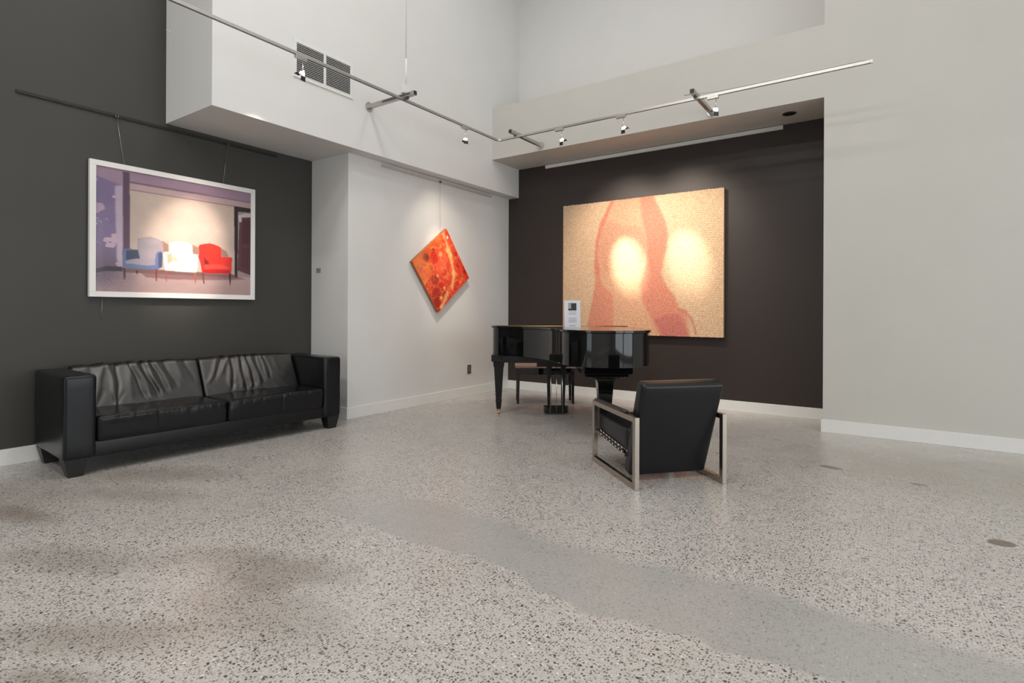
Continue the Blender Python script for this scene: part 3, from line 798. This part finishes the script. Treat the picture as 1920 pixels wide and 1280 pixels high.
ART2={
'head':[(0.345,-0.024),(0.305,0.062),(0.261,0.167),(0.234,0.286),(0.225,0.407),(0.23,0.611),(0.208,0.763),(0.172,0.969),(0.808,0.997),(0.747,0.795),(0.676,0.625),(0.644,0.548),(0.683,0.381),(0.69,0.287),(0.675,0.192),(0.635,0.083),(0.586,-0.019)],
'outl':[(0.345,-0.024),(0.305,0.062),(0.261,0.167),(0.234,0.286),(0.225,0.407),(0.226,0.55),(0.258,0.551),(0.245,0.409),(0.253,0.288),(0.283,0.189),(0.323,0.083),(0.367,-0.025)],
'lower':[(0.23,0.611),(0.224,0.46),(0.256,0.46),(0.264,0.58),(0.28,0.633),(0.352,0.714),(0.348,0.964),(0.172,0.969),(0.208,0.763)],
'thick':[(0.52,-0.02),(0.59,-0.03),(0.635,0.083),(0.675,0.192),(0.69,0.287),(0.684,0.381),(0.66,0.473),(0.652,0.567),(0.684,0.653),(0.731,0.72),(0.754,0.799),(0.792,0.822),(0.823,1.02),(0.654,1.02),(0.589,0.871),(0.54,0.766),(0.525,0.65),(0.545,0.56),(0.565,0.46),(0.57,0.36),(0.555,0.26),(0.535,0.16),(0.525,0.08)],
'arc':[(0.747,0.799),(0.792,0.813),(0.83,0.868),(0.852,0.931),(0.856,0.986),(0.845,0.986),(0.837,0.923),(0.815,0.877),(0.785,0.836),(0.747,0.818)],
'purple':[(0.613,0.89),(0.661,0.851),(0.747,0.841),(0.785,0.905),(0.808,0.997),(0.662,1.002)],
'smear':[(0.26,0.147),(0.419,0.184),(0.538,0.215),(0.571,0.353),(0.538,0.466),(0.421,0.518),(0.28,0.552),(0.248,0.409)],
}

DIA= [(-0.301, 0.153, 0.058, 'd'), (-0.299, -0.011, 0.026, 'd'), (-0.273, 0.334, 0.032, 'g'), (-0.314, -0.359, 0.069, 'r'), (0.251, -0.4, 0.079, 'r'), (0.13, -0.292, 0.032, 'r'), (0.017, 0.193, 0.079, 'r2'), (0.158, 0.146, 0.063, 'r'), (0.201, 0.287, 0.095, 'r2'), (0.295, 0.158, 0.063, 'r2'), (0.313, -0.075, 0.063, 'r'), (-0.142, 0.17, 0.032, 'r2'), (-0.165, 0.222, 0.084, 'o'), (-0.156, -0.239, 0.042, 'y'), (-0.187, -0.096, 0.037, 'y'), (0.033, -0.004, 0.053, 'r'), (0.151, -0.159, 0.042, 'y'), (-0.034, -0.337, 0.053, 'r'), (0.279, 0.328, 0.074, 'r2'), (0.369, 0.306, 0.032, 'p'), (-0.291, -0.341, 0.023, 'w'), (-0.062, -0.002, 0.095, 's'), (-0.093, -0.135, 0.053, 's'), (0.316, -0.132, 0.042, 'r'), (-0.067, -0.248, 0.042, 'y'), (-0.336, 0.311, 0.063, 'o'), (-0.134, 0.347, 0.063, 'o'), (-0.218, 0.042, 0.084, 'r'), (-0.359, -0.171, 0.053, 'o'), (0.007, 0.122, 0.021, 'y'), (0.275, 0.235, 0.026, 'y'), (0.207, 0.109, 0.021, 'y'), (0.082, -0.367, 0.042, 'r')]

def chairs_print():
    R, Cc = 300, 380
    s = np.linspace(0, 1, Cc)[None, :] * np.ones((R, 1)); t = np.linspace(0, 1, R)[:, None] * np.ones((1, Cc))
    P = lambda k, b=1: polymask(R, Cc, ART1[k], b)
    img = np.zeros((R, Cc, 3)) + np.array([180, 162, 154]) / 255
    img = over(img, np.clip(1 - np.abs(s - .5) / .6, 0, 1) * .5, (196, 176, 160))
    left = polymask(R, Cc, [(-.01, .06), (.15, .13), (.15, .83), (-.01, .86)], 1)
    img = over(img, left, (122, 104, 140))
    img = over(img, left * np.clip((t - .55) / .3, 0, 1), (104, 84, 100))
    n = vnoise(R, Cc, 9, 3, 4); pe = np.clip((n - .53) / .03, 0, 1) * left * np.clip((.075 - s) / .03, 0, 1) * np.clip((.62 - t) / .05, 0, 1)
    img = over(img, pe, (172, 146, 168))
    pe2 = np.clip((vnoise(R, Cc, 13, 8, 3) - .64) / .02, 0, 1) * left * (s < .12) * (t > .2)
    img = over(img, pe2, (186, 160, 176))
    img = over(img, P('lcol', 8), (178, 160, 178)); 
    img = over(img, P('ceil', 4), (150, 124, 144)); 
    img = over(img, polymask(R, Cc, [(.15, .09), (1, .09), (1, .15), (.185, .148)], 2), (178, 152, 154))
    img = over(img, polymask(R, Cc, [(.15, .083), (1, .084), (1, .096), (.15, .098)], 1), (120, 94, 108))
    img = over(img, polymask(R, Cc, [(.185, .150), (.88, .150), (.88, .156), (.185, .156)], 1), (122, 96, 108))
    img = over(img, P('pillar', 2), (88, 64, 84)); 
    img = over(img, P('beyond'), (150, 128, 132)); img = over(img, P('door'), (84, 46, 56)); img = over(img, P('dpan1'), (70, 34, 42)); img = over(img, P('dpan2'), (74, 38, 46))
    img = over(img, polymask(R, Cc, [(.899, .235), (.95, .205), (1, .20), (1, .235), (.93, .25), (.93, .29), (.912, .30)], 1), (190, 172, 178))
    fl = P('floor', 2)
    img = over(img, fl, (176, 148, 146)); img = over(img, fl * np.clip((.25 - s) / .2, 0, 1) * np.clip(1.2 - (t - .84) * 5, 0, 1), (112, 90, 108))
    sp = (RNG.random((R, Cc)) - .5) * .16; img += (fl * np.clip((.3 - s) / .2, .15, 1) * sp)[..., None]
    img = over(img, P('skirt', 1), (50, 36, 48)); img = over(img, P('skirt2', 2), (96, 68, 70), .8)
    img = over(img, P('fshadow', 4), (122, 84, 86), .75)
    img = over(img, P('frame', 1), (30, 20, 26))
    img = img * (1 + .16 * (vnoise(R, Cc, 6, 41, 5) - .5)[..., None])
    for k in ('sh1', 'sh2', 'sh3'): img = over(img, P(k, 4), (134, 96, 86), .75)
    def form(k, c, b=1):
        nonlocal img
        m = P(k, b); e = np.clip(P(k, 26) * 1.25, 0, 1)
        cc = (np.array(c) / 255)[None, None, :] * (.72 + .34 * e)[..., None] * (1 + .10 * (vnoise(R, Cc, 18, 6, 3) - .5))[..., None]
        img = img * (1 - m[..., None]) + cc * m[..., None]
    img = over(img, P('leg3'), (50, 30, 40))
    form('blue_back', (150, 140, 148)); form('blue_body', (96, 108, 146)); img = over(img, P('blue_armin', 2), (62, 68, 92)); img = over(img, P('blue_seat', 3), (158, 148, 160)); img = over(img, P('blue_armr', 3), (74, 76, 110))
    form('w_back', (232, 218, 196)); form('w_body', (238, 226, 206)); img = over(img, P('w_armin', 2), (206, 170, 138)); img = over(img, P('w_sh', 2), (196, 160, 130), .7)
    form('r_back', (200, 44, 34)); form('r_body', (204, 44, 38)); img = over(img, P('r_seat', 3), (222, 72, 58)); img = over(img, P('r_dark', 2), (120, 20, 22))
    img = over(img, polymask(R, Cc, [(.65, .775), (.72, .77), (.84, .765), (.85, .80), (.65, .805)], 2), (186, 26, 28))
    for k, c in (('leg1', (60, 34, 44)), ('leg2', (120, 62, 60)), ('leg4', (150, 84, 72)), ('leg5', (160, 92, 78)), ('leg6', (120, 66, 60)), ('leg7', (60, 30, 36))): img = over(img, P(k, 1), c)
    return np.clip(img, 0, 1)

# --- framed photograph on the charcoal wall
yl, yr, zb_, zt_ = 1.789, 3.244, 1.303, 2.460
pf = thing('framed_photograph', 'white framed photograph of three armchairs, blue, white and red, hanging on the charcoal wall', 'picture', (XL, 0, 0))
bm = bmesh.new()
fw, x0, x1 = .046, .012, .050
box(bm, x0, x1, yl, yr, zt_ - fw, zt_); box(bm, x0, x1, yl, yr, zb_, zb_ + fw); box(bm, x0, x1, yl, yl + fw, zb_ + fw, zt_ - fw); box(bm, x0, x1, yr - fw, yr, zb_ + fw, zt_ - fw)
link('frame', bm, M['frame'], pf, bevel=.002)
PM = paint_mat('glossy_photo_print', .28, coat=.2, gscale=.9)
art_mesh('photo_print', chairs_print(), lambda s, t: np.stack([np.full_like(s, .040), yl + fw + s*(yr - yl - 2*fw), zt_ - fw - t*(zt_ - zb_ - 2*fw)], 1), PM, pf)
link('backing_board', BX(.010, .030, yl + .02, yr - .02, zb_ + .02, zt_ - .02), M['frame'], pf)
pr = thing('picture_rail', 'thin black picture rail on the charcoal wall, running under the bulkhead', 'picture rail', (XL, 0, 0))
link('rail', BX(0, .014, 1.324, 3.52, 2.868, 2.893), M['black_pl'], pr, bevel=.001)
def hanging_wire(parent_label, pts, hook=True, rad=.0014, x=XL, mat_='wire', cat='wire'):
    t = thing('hanging_wire', parent_label, cat, (x, 0, 0), 0)
    bm = bmesh.new(); tube(bm, pts, rad, 6); link('cable', bm, M[mat_], t, smooth=True)
    if hook:
        a = pts[0]; bm = bmesh.new(); box(bm, a[0]-.006, a[0]+.008, a[1]-.013, a[1]-.005, a[2]-.006, a[2]+.014); box(bm, a[0]-.006, a[0]+.008, a[1]+.005, a[1]+.013, a[2]-.006, a[2]+.014); box(bm, a[0]-.006, a[0]+.004, a[1]-.013, a[1]+.013, a[2]-.010, a[2]-.004)
        link('hook', bm, M['alu_dk'], t, bevel=.001)
    return t
hanging_wire('left hanging wire from the black rail to the three-armchair picture', [(.020, 1.992, 2.872), (.022, 2.052, 2.44)])
hanging_wire('right hanging wire from the black rail to the three-armchair picture', [(.020, 2.965, 2.872), (.022, 2.915, 2.44)])
hanging_wire('loose wire end dangling below the three-armchair picture', [(.020, 1.892, 1.32), (.020, 1.889, 1.22), (.022, 1.883, 1.105)], hook=False)

# --- diamond painting
def diamond_art():
    R = Cc = 240
    s = np.linspace(-.395, .395, Cc)[None, :] * np.ones((R, 1)); t = np.linspace(-.395, .395, R)[:, None] * np.ones((1, Cc))
    n = vnoise(R, Cc, 7, 21, 5); n2 = vnoise(R, Cc, 12, 5, 4)
    img = np.zeros((R, Cc, 3)) + np.array([222, 62, 36]) / 255
    img = over(img, np.clip((n - .45) / .15, 0, 1), (222, 60, 34)); 
    img = over(img, np.clip((n2 - .56) / .1, 0, 1), (236, 118, 66)); 
    img = over(img, np.clip(1 - (s + .40) / .22, 0, 1) * np.clip((t + .3) / .3, 0, 1), (214, 96, 30), .85)
    img = over(img, np.clip((s - .02) / .2, 0, 1) * np.clip((t + .1) / .4, 0, 1), (186, 18, 18), .8)
    col = dict(d=(96, 18, 16), g=(120, 78, 44), r=(200, 16, 16), r2=(152, 22, 18), o=(226, 104, 34), y=(244, 190, 110), p=(240, 160, 110), w=(255, 240, 200), s=(236, 92, 62))
    for x, y, r, k in DIA:
        ww = r * (1 + .25 * (vnoise(R, Cc, 5, int(abs(x*1000)) + 3, 2) - .5))
        d = np.sqrt((s - x)**2 + (t - y)**2)
        m = 1 / (1 + np.exp((d - ww) / (r * .14)))
        img = over(img, m, col[k], .85)
        if r > .035 and k in ('d', 'r', 'r2'):
            ring = np.exp(-((d - ww * 1.08) / .006)**2); img = over(img, ring, (240, 130, 76), .5)
    rg = np.random.default_rng(5)
    for _ in range(30):
        x, y, r = rg.uniform(-.38, .38), rg.uniform(-.38, .38), rg.uniform(.008, .03)
        d = np.sqrt((s - x)**2 + (t - y)**2); c = [(238, 146, 84), (170, 14, 16), (222, 60, 40), (150, 24, 18)][rg.integers(4)]
        img = over(img, np.exp(-((d - r) / .004)**2), c, .6)
    for (xa, ya_), (xb_, yb_) in (((-.36, -.30), (-.12, -.26)), ((-.12, -.26), (.02, -.22)), ((.02, -.22), (.16, -.17)), ((.16, -.17), (.30, -.02)), ((.38, .30), (.30, .10))):
        px_, py_ = s - xa, t - ya_; dx, dy = xb_ - xa, yb_ - ya_; h = np.clip((px_*dx + py_*dy) / (dx*dx + dy*dy), 0, 1)
        d = np.sqrt((px_ - h*dx)**2 + (py_ - h*dy)**2); img = over(img, np.exp(-(d / (.022 + .05*(n - .4)))**2), (250, 190, 120), .8)
    vein = np.exp(-((vnoise(R, Cc, 6, 77, 4) - .5) / .012)**2); img = over(img, vein, (246, 176, 96), .55)
    return np.clip(img, 0, 1)
dp = thing('diamond_painting', 'red and orange glossy square painting hung on its corner on the white wall', 'painting', (XP, 5.450, 1.729))
U2 = np.array([0.6080, -0.7939]); V2 = np.array([-0.7939, -0.6080])
def dia3(s, t, x=.0505, h=.3955):
    a = (s*2 - 1) * h; b = (t*2 - 1) * h
    return np.stack([np.full_like(s, x), a*U2[0] + b*V2[0], a*U2[1] + b*V2[1]], 1)
DM = paint_mat('resin_paint', .18, coat=.5)
art_mesh('painted_face', diamond_art(), dia3, DM, dp)
bm = bmesh.new(); cs = dia3(np.array([0., 1, 1, 0]), np.array([0., 0, 1, 1]), 0, .3955)[:, 1:]
prism(bm, [tuple(c) for c in cs], .008, .050)
for v in bm.verts: v.co = Vector((v.co.z, v.co.x, v.co.y))
bmesh.ops.recalc_face_normals(bm, faces=bm.faces[:])
link('panel_edge', bm, M['canvas_edge'], dp)
rl = thing('picture_rail', 'slim silver picture rail high on the white wall above the diamond painting', 'picture rail', (XP, 0, 0))
link('rail', BX(0, .022, 4.436, 6.562, 2.876, 2.906), M['railgrey'], rl, bevel=.003)
hanging_wire('thin wire holding the diamond painting from the silver rail', [(.024, 5.428, 2.886), (.026, 5.432, 2.245)], x=XP, rad=.0012)

# --- big woven panel
def woven_art():
    R, Cc = 270, 330
    s = np.linspace(0, 1, Cc)[None, :] * np.ones((R, 1)); t = np.linspace(0, 1, R)[:, None] * np.ones((1, Cc))
    P = lambda k, b=3: polymask(R, Cc, ART2[k], b)
    img = np.zeros((R, Cc, 3)) + np.array([222, 188, 152]) / 255
    img = over(img, np.clip((vnoise(R, Cc, 4, 31, 3) - .5) / .2, 0, 1), (228, 196, 162), .6)
    img = over(img, P('head', 4), (220, 164, 128), .75)
    img = over(img, P('smear', 26), (216, 144, 118), .5); img = over(img, P('outl', 5), (216, 122, 98), .75); img = over(img, P('lower', 10), (218, 130, 106), .66)
    img = over(img, P('thick', 14), (212, 122, 102), .70); img = over(img, P('arc', 2), (204, 112, 96), .6); img = over(img, P('purple', 4), (196, 108, 104), .7)
    rg = RNG.random((R, Cc)); img = over(img, (rg > .93).astype(float) * np.clip((s - .3) * 2, 0, 1), (150, 96, 40), .35)
    img += (RNG.random((R, Cc, 1)) - .5) * .16
    lines = (np.abs(((t + .004*np.sin(s*23)) * 64) % 1 - .5) > .40).astype(float); img = over(img, lines, (170, 118, 78), .28)
    return np.clip(img, 0, 1)
wp_ = thing('woven_artwork', 'large peach and pink textured artwork of dots on the brown wall behind the piano', 'artwork', (-2.8225, YR, 1.7955))
WM = paint_mat('knotted_fibre', .75, weave=78)
HX, HZ = 1.1125, .9105
def w3(s, t):
    r = np.random.default_rng(9); jag = (r.random(len(s)) - .5) * .008
    e = (t > .999) | (t < .001)
    return np.stack([(s*2-1)*HX, np.full_like(s, -.0605), -(t*2-1)*HZ + np.where(e, jag, 0)], 1)
art_mesh('woven_face', woven_art(), w3, WM, wp_)
link('panel_edge', BX(-HX + .002, HX - .002, -.060, -.006, -HZ + .003, HZ - .003), M['rope_edge'], wp_, bevel=.002)
rw = thing('picture_rail', 'white picture rail at the top of the brown wall under the beam', 'picture rail', (0, YR, 0))
link('rail', BX(-4.264, -1.069, -.028, 0, 3.306, 3.352), M['white_pl'], rw, bevel=.003)

# ================================================================ small wall fittings
v = thing('air_vent', 'white louvred air return grille high on the bulkhead', 'vent', (XB, 0, 0))
bm = bmesh.new(); Y0, Y1, Z0, Z1 = 3.160, 3.866, 3.438, 3.812; y0, ym0, ym1, y1, z0, z1 = 3.192, 3.500, 3.527, 3.830, 3.474, 3.776
for a in ((Y0, Y1, z1, Z1), (Y0, Y1, Z0, z0), (Y0, y0, z0, z1), (y1, Y1, z0, z1), (ym0, ym1, z0, z1)): box(bm, 0, .010, *a)
link('grille_frame', bm, M['white_pl'], v, bevel=.0015)
link('duct_shade_sheet', BX(.0005, .002, y0, y1, z0, z1), M['slot'], v)  # flat black backing sheet, painted as the shade between the louvres
for a, b in ((y0, ym0), (ym1, y1)):
    bm = bmesh.new(); n = 17
    for i in range(n):
        zc = z0 + (i + .5) * (z1 - z0) / n
        hexa(bm, [(.002, a, zc + .001), (.009, a, zc - .0045), (.009, b, zc - .0045), (.002, b, zc + .001)], [(.002, a, zc + .003), (.009, a, zc - .0005), (.009, b, zc - .0005), (.002, b, zc + .003)])
    link('louvres', bm, M['white_pl'], v)
ol = thing('wall_outlet', 'dark grey electrical outlet low on the white wall', 'outlet', (XP, 6.075, .372))
bm = bmesh.new(); box(bm, 0, .006, -.040, .040, -.062, .062); link('cover_plate', bm, mat('dark_grey_plastic', (.045, .045, .045), .35), ol, bevel=.003)
link('receptacle', BX(.006, .009, -.022, .022, -.042, .042), mat('mid_grey_plastic', (.15, .145, .14), .35), ol, bevel=.001)
pl = thing('wall_label', 'small grey exhibit label on the narrow return wall beside the charcoal wall', 'label', (-5.452, YP, 1.653))
link('label_plate', BX(-.040, .038, -.004, 0, -.027, .027), mat('grey_label', (.30, .29, .28), .4), pl, bevel=.001)
bm = bmesh.new(); box(bm, -.034, -.002, -.0046, -.004, .002, .010); box(bm, -.034, -.020, -.0046, -.004, -.010, -.004); link('label_text', bm, mat('label_ink', (.12, .11, .11), .5), pl)
dl = thing('recessed_downlight', 'unlit round recessed downlight in the underside of the beam, near its right end', 'downlight', (-.955, 6.666, ZB0))
bm = bmesh.new(); tube(bm, [(0, 0, 0), (0, 0, -.004)], .070, 32); link('trim_ring', bm, M['alu_dk'], dl, bevel=.001)
bm = bmesh.new(); tube(bm, [(0, 0, -.004), (0, 0, -.005)], .055, 32); link('baffle', bm, M['black_pl'], dl)
hk = thing('wall_hook', 'tiny white hook high on the near end face of the bulkhead', 'hook', (-5.530, YB0, 3.77))
bm = bmesh.new(); tube(bm, [(0, 0, 0), (0, -.006, 0)], .012, 12); tube(bm, [(0, -.005, 0), (0, -.02, -.005), (0, -.022, .01)], .003, 8); link('hook_body', bm, M['white_pl'], hk, smooth=True)
bm = bmesh.new(); tube(bm, [(0, -.004, -.01), (-.004, -.004, -.06), (-.012, -.004, -.15)], .0012, 6); link('thread', bm, M['white_pl'], hk, smooth=True)

# ================================================================ lighting track
TX, TY, TZR = -4.20, 5.74, 3.386
track = thing('lighting_track', 'long L-shaped metal lighting track carried by three wall arms', 'lighting track', (TX, TY, TZR))
def rect_sweep(pts, hw, hh_):
    bm = bmesh.new(); P = [Vector(p) for p in pts]; rings = []
    for i, p in enumerate(P):
        if i == 0: n = (P[1] - P[0]).normalized()
        elif i == len(P) - 1: n = (P[-1] - P[-2]).normalized()
        else: n = ((P[i+1] - p).normalized() + (p - P[i-1]).normalized()).normalized()
        sd = Vector((n.y, -n.x, 0)).normalized()
        rings.append([bm.verts.new(p + sd*a + Vector((0, 0, b))) for a, b in ((-hw, -hh_), (hw, -hh_), (hw, hh_), (-hw, hh_))])
    for a, b in zip(rings, rings[1:]):
        for k in range(4): bm.faces.new((a[k], a[(k+1) % 4], b[(k+1) % 4], b[k]))
    bm.faces.new(rings[0][::-1]); bm.faces.new(rings[-1]); bmesh.ops.recalc_face_normals(bm, faces=bm.faces[:]); return bm
arc = [(.06 - .06*math.cos(a), -.06 + .06*math.sin(a)) for a in [i*PI/2/6 for i in range(7)]]
path = [(0, -6.4, 0)] + [(x, y, 0) for x, y in arc] + [(4.02, 0, 0)]
link('rail', rect_sweep(path, .009, .013), M['alu'], track, bevel=.0015)
link('conductor_strip', rect_sweep([(p[0], p[1], -.0145) for p in path], .006, .002), M['alu_dk'], track)
link('end_cap', BX(4.018, 4.034, -.011, .011, -.016, .016), M['alu'], track, bevel=.001)
def wall_arm(label, x, y, z, rz, ln):
    Mx = Matrix.Translation((x - TX, y - TY, z - TZR)) @ Matrix.Rotation(rz, 4, 'Z')
    def add(name, bm, m, parent, **k):
        bmesh.ops.transform(bm, matrix=Mx, verts=bm.verts[:]); return link(name, bm, m, parent, **k)
    t = add('wall_arm', BX(.006, ln, -.021, .021, -.021, .021), M['alu'], track, bevel=.002, label=label)
    bm = bmesh.new(); tube(bm, [(0, 0, 0), (.008, 0, 0)], .052, 28); add('wall_plate', bm, M['alu'], t, bevel=.002)
    add('end_plug', BX(ln, ln + .006, -.0205, .0205, -.0205, .0205), M['black_pl'], t, bevel=.001)
    add('slot', BX(ln * .33, ln * .93, -.022, -.0212, -.008, .008), M['alu_dk'], t)
    add('track_clamp', BX(ln - .15, ln - .10, -.014, .014, -.042, -.020), M['alu_dk'], t, bevel=.001)
wall_arm('arm reaching out from the bulkhead near the air vent', XB, 4.09, 3.428, 0, .70)
wall_arm('left arm on the beam', -3.936, YF, 3.428, -PI/2, .72)
wall_arm('right arm on the beam', -1.696, YF, 3.428, -PI/2, .72)
fd = thing('power_feed', 'thin white power feed rod dropping to the track beside the bulkhead arm', 'power feed', (TX, 4.105, 0))
bm = bmesh.new(); tube(bm, [(0, 0, ZC), (0, 0, 3.80)], .006, 10); link('feed_rod', bm, M['white_pl'], fd, smooth=True)
bm = bmesh.new(); tube(bm, [(0, 0, 3.82), (0, 0, 3.53)], .010, 12); link('feed_sleeve', bm, M['white_pl'], fd, smooth=True)
link('feed_box', BX(-.025, .025, -.055, .035, 3.450, 3.535), M['white_pl'], fd, bevel=.004)
bm = bmesh.new(); tube(bm, [(-1.80, 5.70, 3.43), (-1.66, 5.715, 3.425), (-1.50, 5.735, 3.412), (-1.2, 5.737, 3.408), (-.25, 5.737, 3.408), (-.22, 5.74, 3.40)], .004, 8)
bmesh.ops.translate(bm, vec=(-TX, -TY, -TZR), verts=bm.verts[:]); link('power_cable', bm, M['alu'], track, smooth=True)

# --- track spotlights
def spotlight(label, pos, axis, target, power, size_deg, wide, wide_deg, col=(1.0, .80, .58), head_off=(0, 0)):
    """pos on the track line; axis 'x' or 'y' is the track direction"""
    t = thing('track_spotlight', label, 'spotlight', pos, 0, 'spotlights on the lighting track')
    L2 = .055
    a = (-L2, L2, -.014, .014) if axis == 'x' else (-.014, .014, -L2, L2)
    link('adapter', BX(*a, -.040, -.013), M['alu'], t, bevel=.002)
    ox = (.03, 0) if axis == 'x' else (0, .02)
    hx, hy, hz = ox[0] + head_off[0], ox[1] + head_off[1], -.145
    bm = bmesh.new(); tube(bm, [(ox[0], ox[1], -.038), (ox[0], ox[1], -.085), (ox[0], ox[1], -.088), (hx, hy, -.122)], [.0035, .0035, .007, .006], 10)
    link('stem', bm, M['chrome'], t, smooth=True)
    d = (Vector(target) - (Vector(pos) + Vector((hx, hy, hz)))).normalized()
    q = d.to_track_quat('-Z', 'Y').to_matrix()
    c0 = Vector((hx, hy, hz))
    def P(x, y, z): return c0 + q @ Vector((x, y, z))
    def lathe(prof, n=24):
        b = bmesh.new(); rings = [[b.verts.new(P(r*math.cos(2*PI*k/n), r*math.sin(2*PI*k/n), z)) for k in range(n)] for r, z in prof]
        for A, B in zip(rings, rings[1:]):
            for k in range(n): b.faces.new((A[k], A[(k+1) % n], B[(k+1) % n], B[k]))
        return b
    b = lathe([(.008, .026), (.012, .022), (.014, .008), (.015, .006)]); b.faces.new(b.verts[:24])
    link('lamp_socket', b, M['chrome'], t, smooth=True)
    head = link('reflector', lathe([(.013, .006), (.020, -.004), (.0245, -.020), (.0255, -.020), (.021, -.003), (.014, .008)]), M['glow'], t, smooth=True, label='glowing glass reflector')
    b = lathe([(.0262, -.016), (.0262, -.023), (.0235, -.023), (.0235, -.016)]); link('retaining_ring', b, M['chrome'], t, smooth=True)
    b = lathe([(.0005, -.017), (.023, -.017)]); link('lamp_face', b, M['glow'], t, smooth=True)
    for sgn in (-1, 1):                      # the two dark flaps
        b = bmesh.new(); w_ = .024
        A = [P(-w_, sgn*.0265, -.018), P(w_, sgn*.0265, -.018), P(w_*1.15, sgn*.050, -.052), P(-w_*1.15, sgn*.050, -.052)]
        n = (A[1]-A[0]).cross(A[3]-A[0]).normalized() * .0008
        hexa(b, [p - n for p in A], [p + n for p in A]); bmesh.ops.recalc_face_normals(b, faces=b.faces[:])
        link('barn_door', b, M['black_pl'], t)
    for pw, sz in ((power, size_deg), (wide, wide_deg)):      # the lamp's core beam and its field
        l = bpy.data.lights.new('spot_beam', 'SPOT'); l.energy = pw; l.spot_size = math.radians(sz); l.spot_blend = 1.0; l.shadow_soft_size = .018; l.color = col
        o = bpy.data.objects.new('spot_beam', l); COL.objects.link(o); o.parent = t
        o.location = P(0, 0, -.026); o.rotation_euler = d.to_track_quat('-Z', 'Y').to_euler()
    return t
XW = XL + .05
WARM = (1.0, .85, .71)
SPOTS = [
    dict(label='track spotlight in front of the air vent, aimed at the three-armchair picture', pos=(TX, 2.865, TZR), axis='y', target=(XW, 2.58, 1.80), power=520, size_deg=26, wide=90, wide_deg=44, col=WARM),
    dict(label='track spotlight above the diamond painting, left of the track corner', pos=(TX, 5.06, TZR), axis='y', target=(XP, 5.60, 1.45), power=130, size_deg=36, wide=55, wide_deg=75, col=(1, .86, .70)),
    dict(label='track spotlight nearest the track corner, aimed at the peach artwork', pos=(-3.30, TY, TZR), axis='x', target=(-2.93, YR, 1.79), power=1050, size_deg=19, wide=170, wide_deg=84, col=WARM),
    dict(label='middle one of the three track spotlights before the beam', pos=(-2.515, TY, TZR), axis='x', target=(-2.13, YR, 1.81), power=480, size_deg=21, wide=170, wide_deg=84, col=WARM),
    dict(label='track spotlight beside the right wall arm, rightmost of all spotlights', pos=(-1.52, TY, TZR), axis='x', target=(-2.5, YR, 1.5), power=30, size_deg=40, wide=60, wide_deg=80, col=WARM),
]
for args in SPOTS: spotlight(**args)
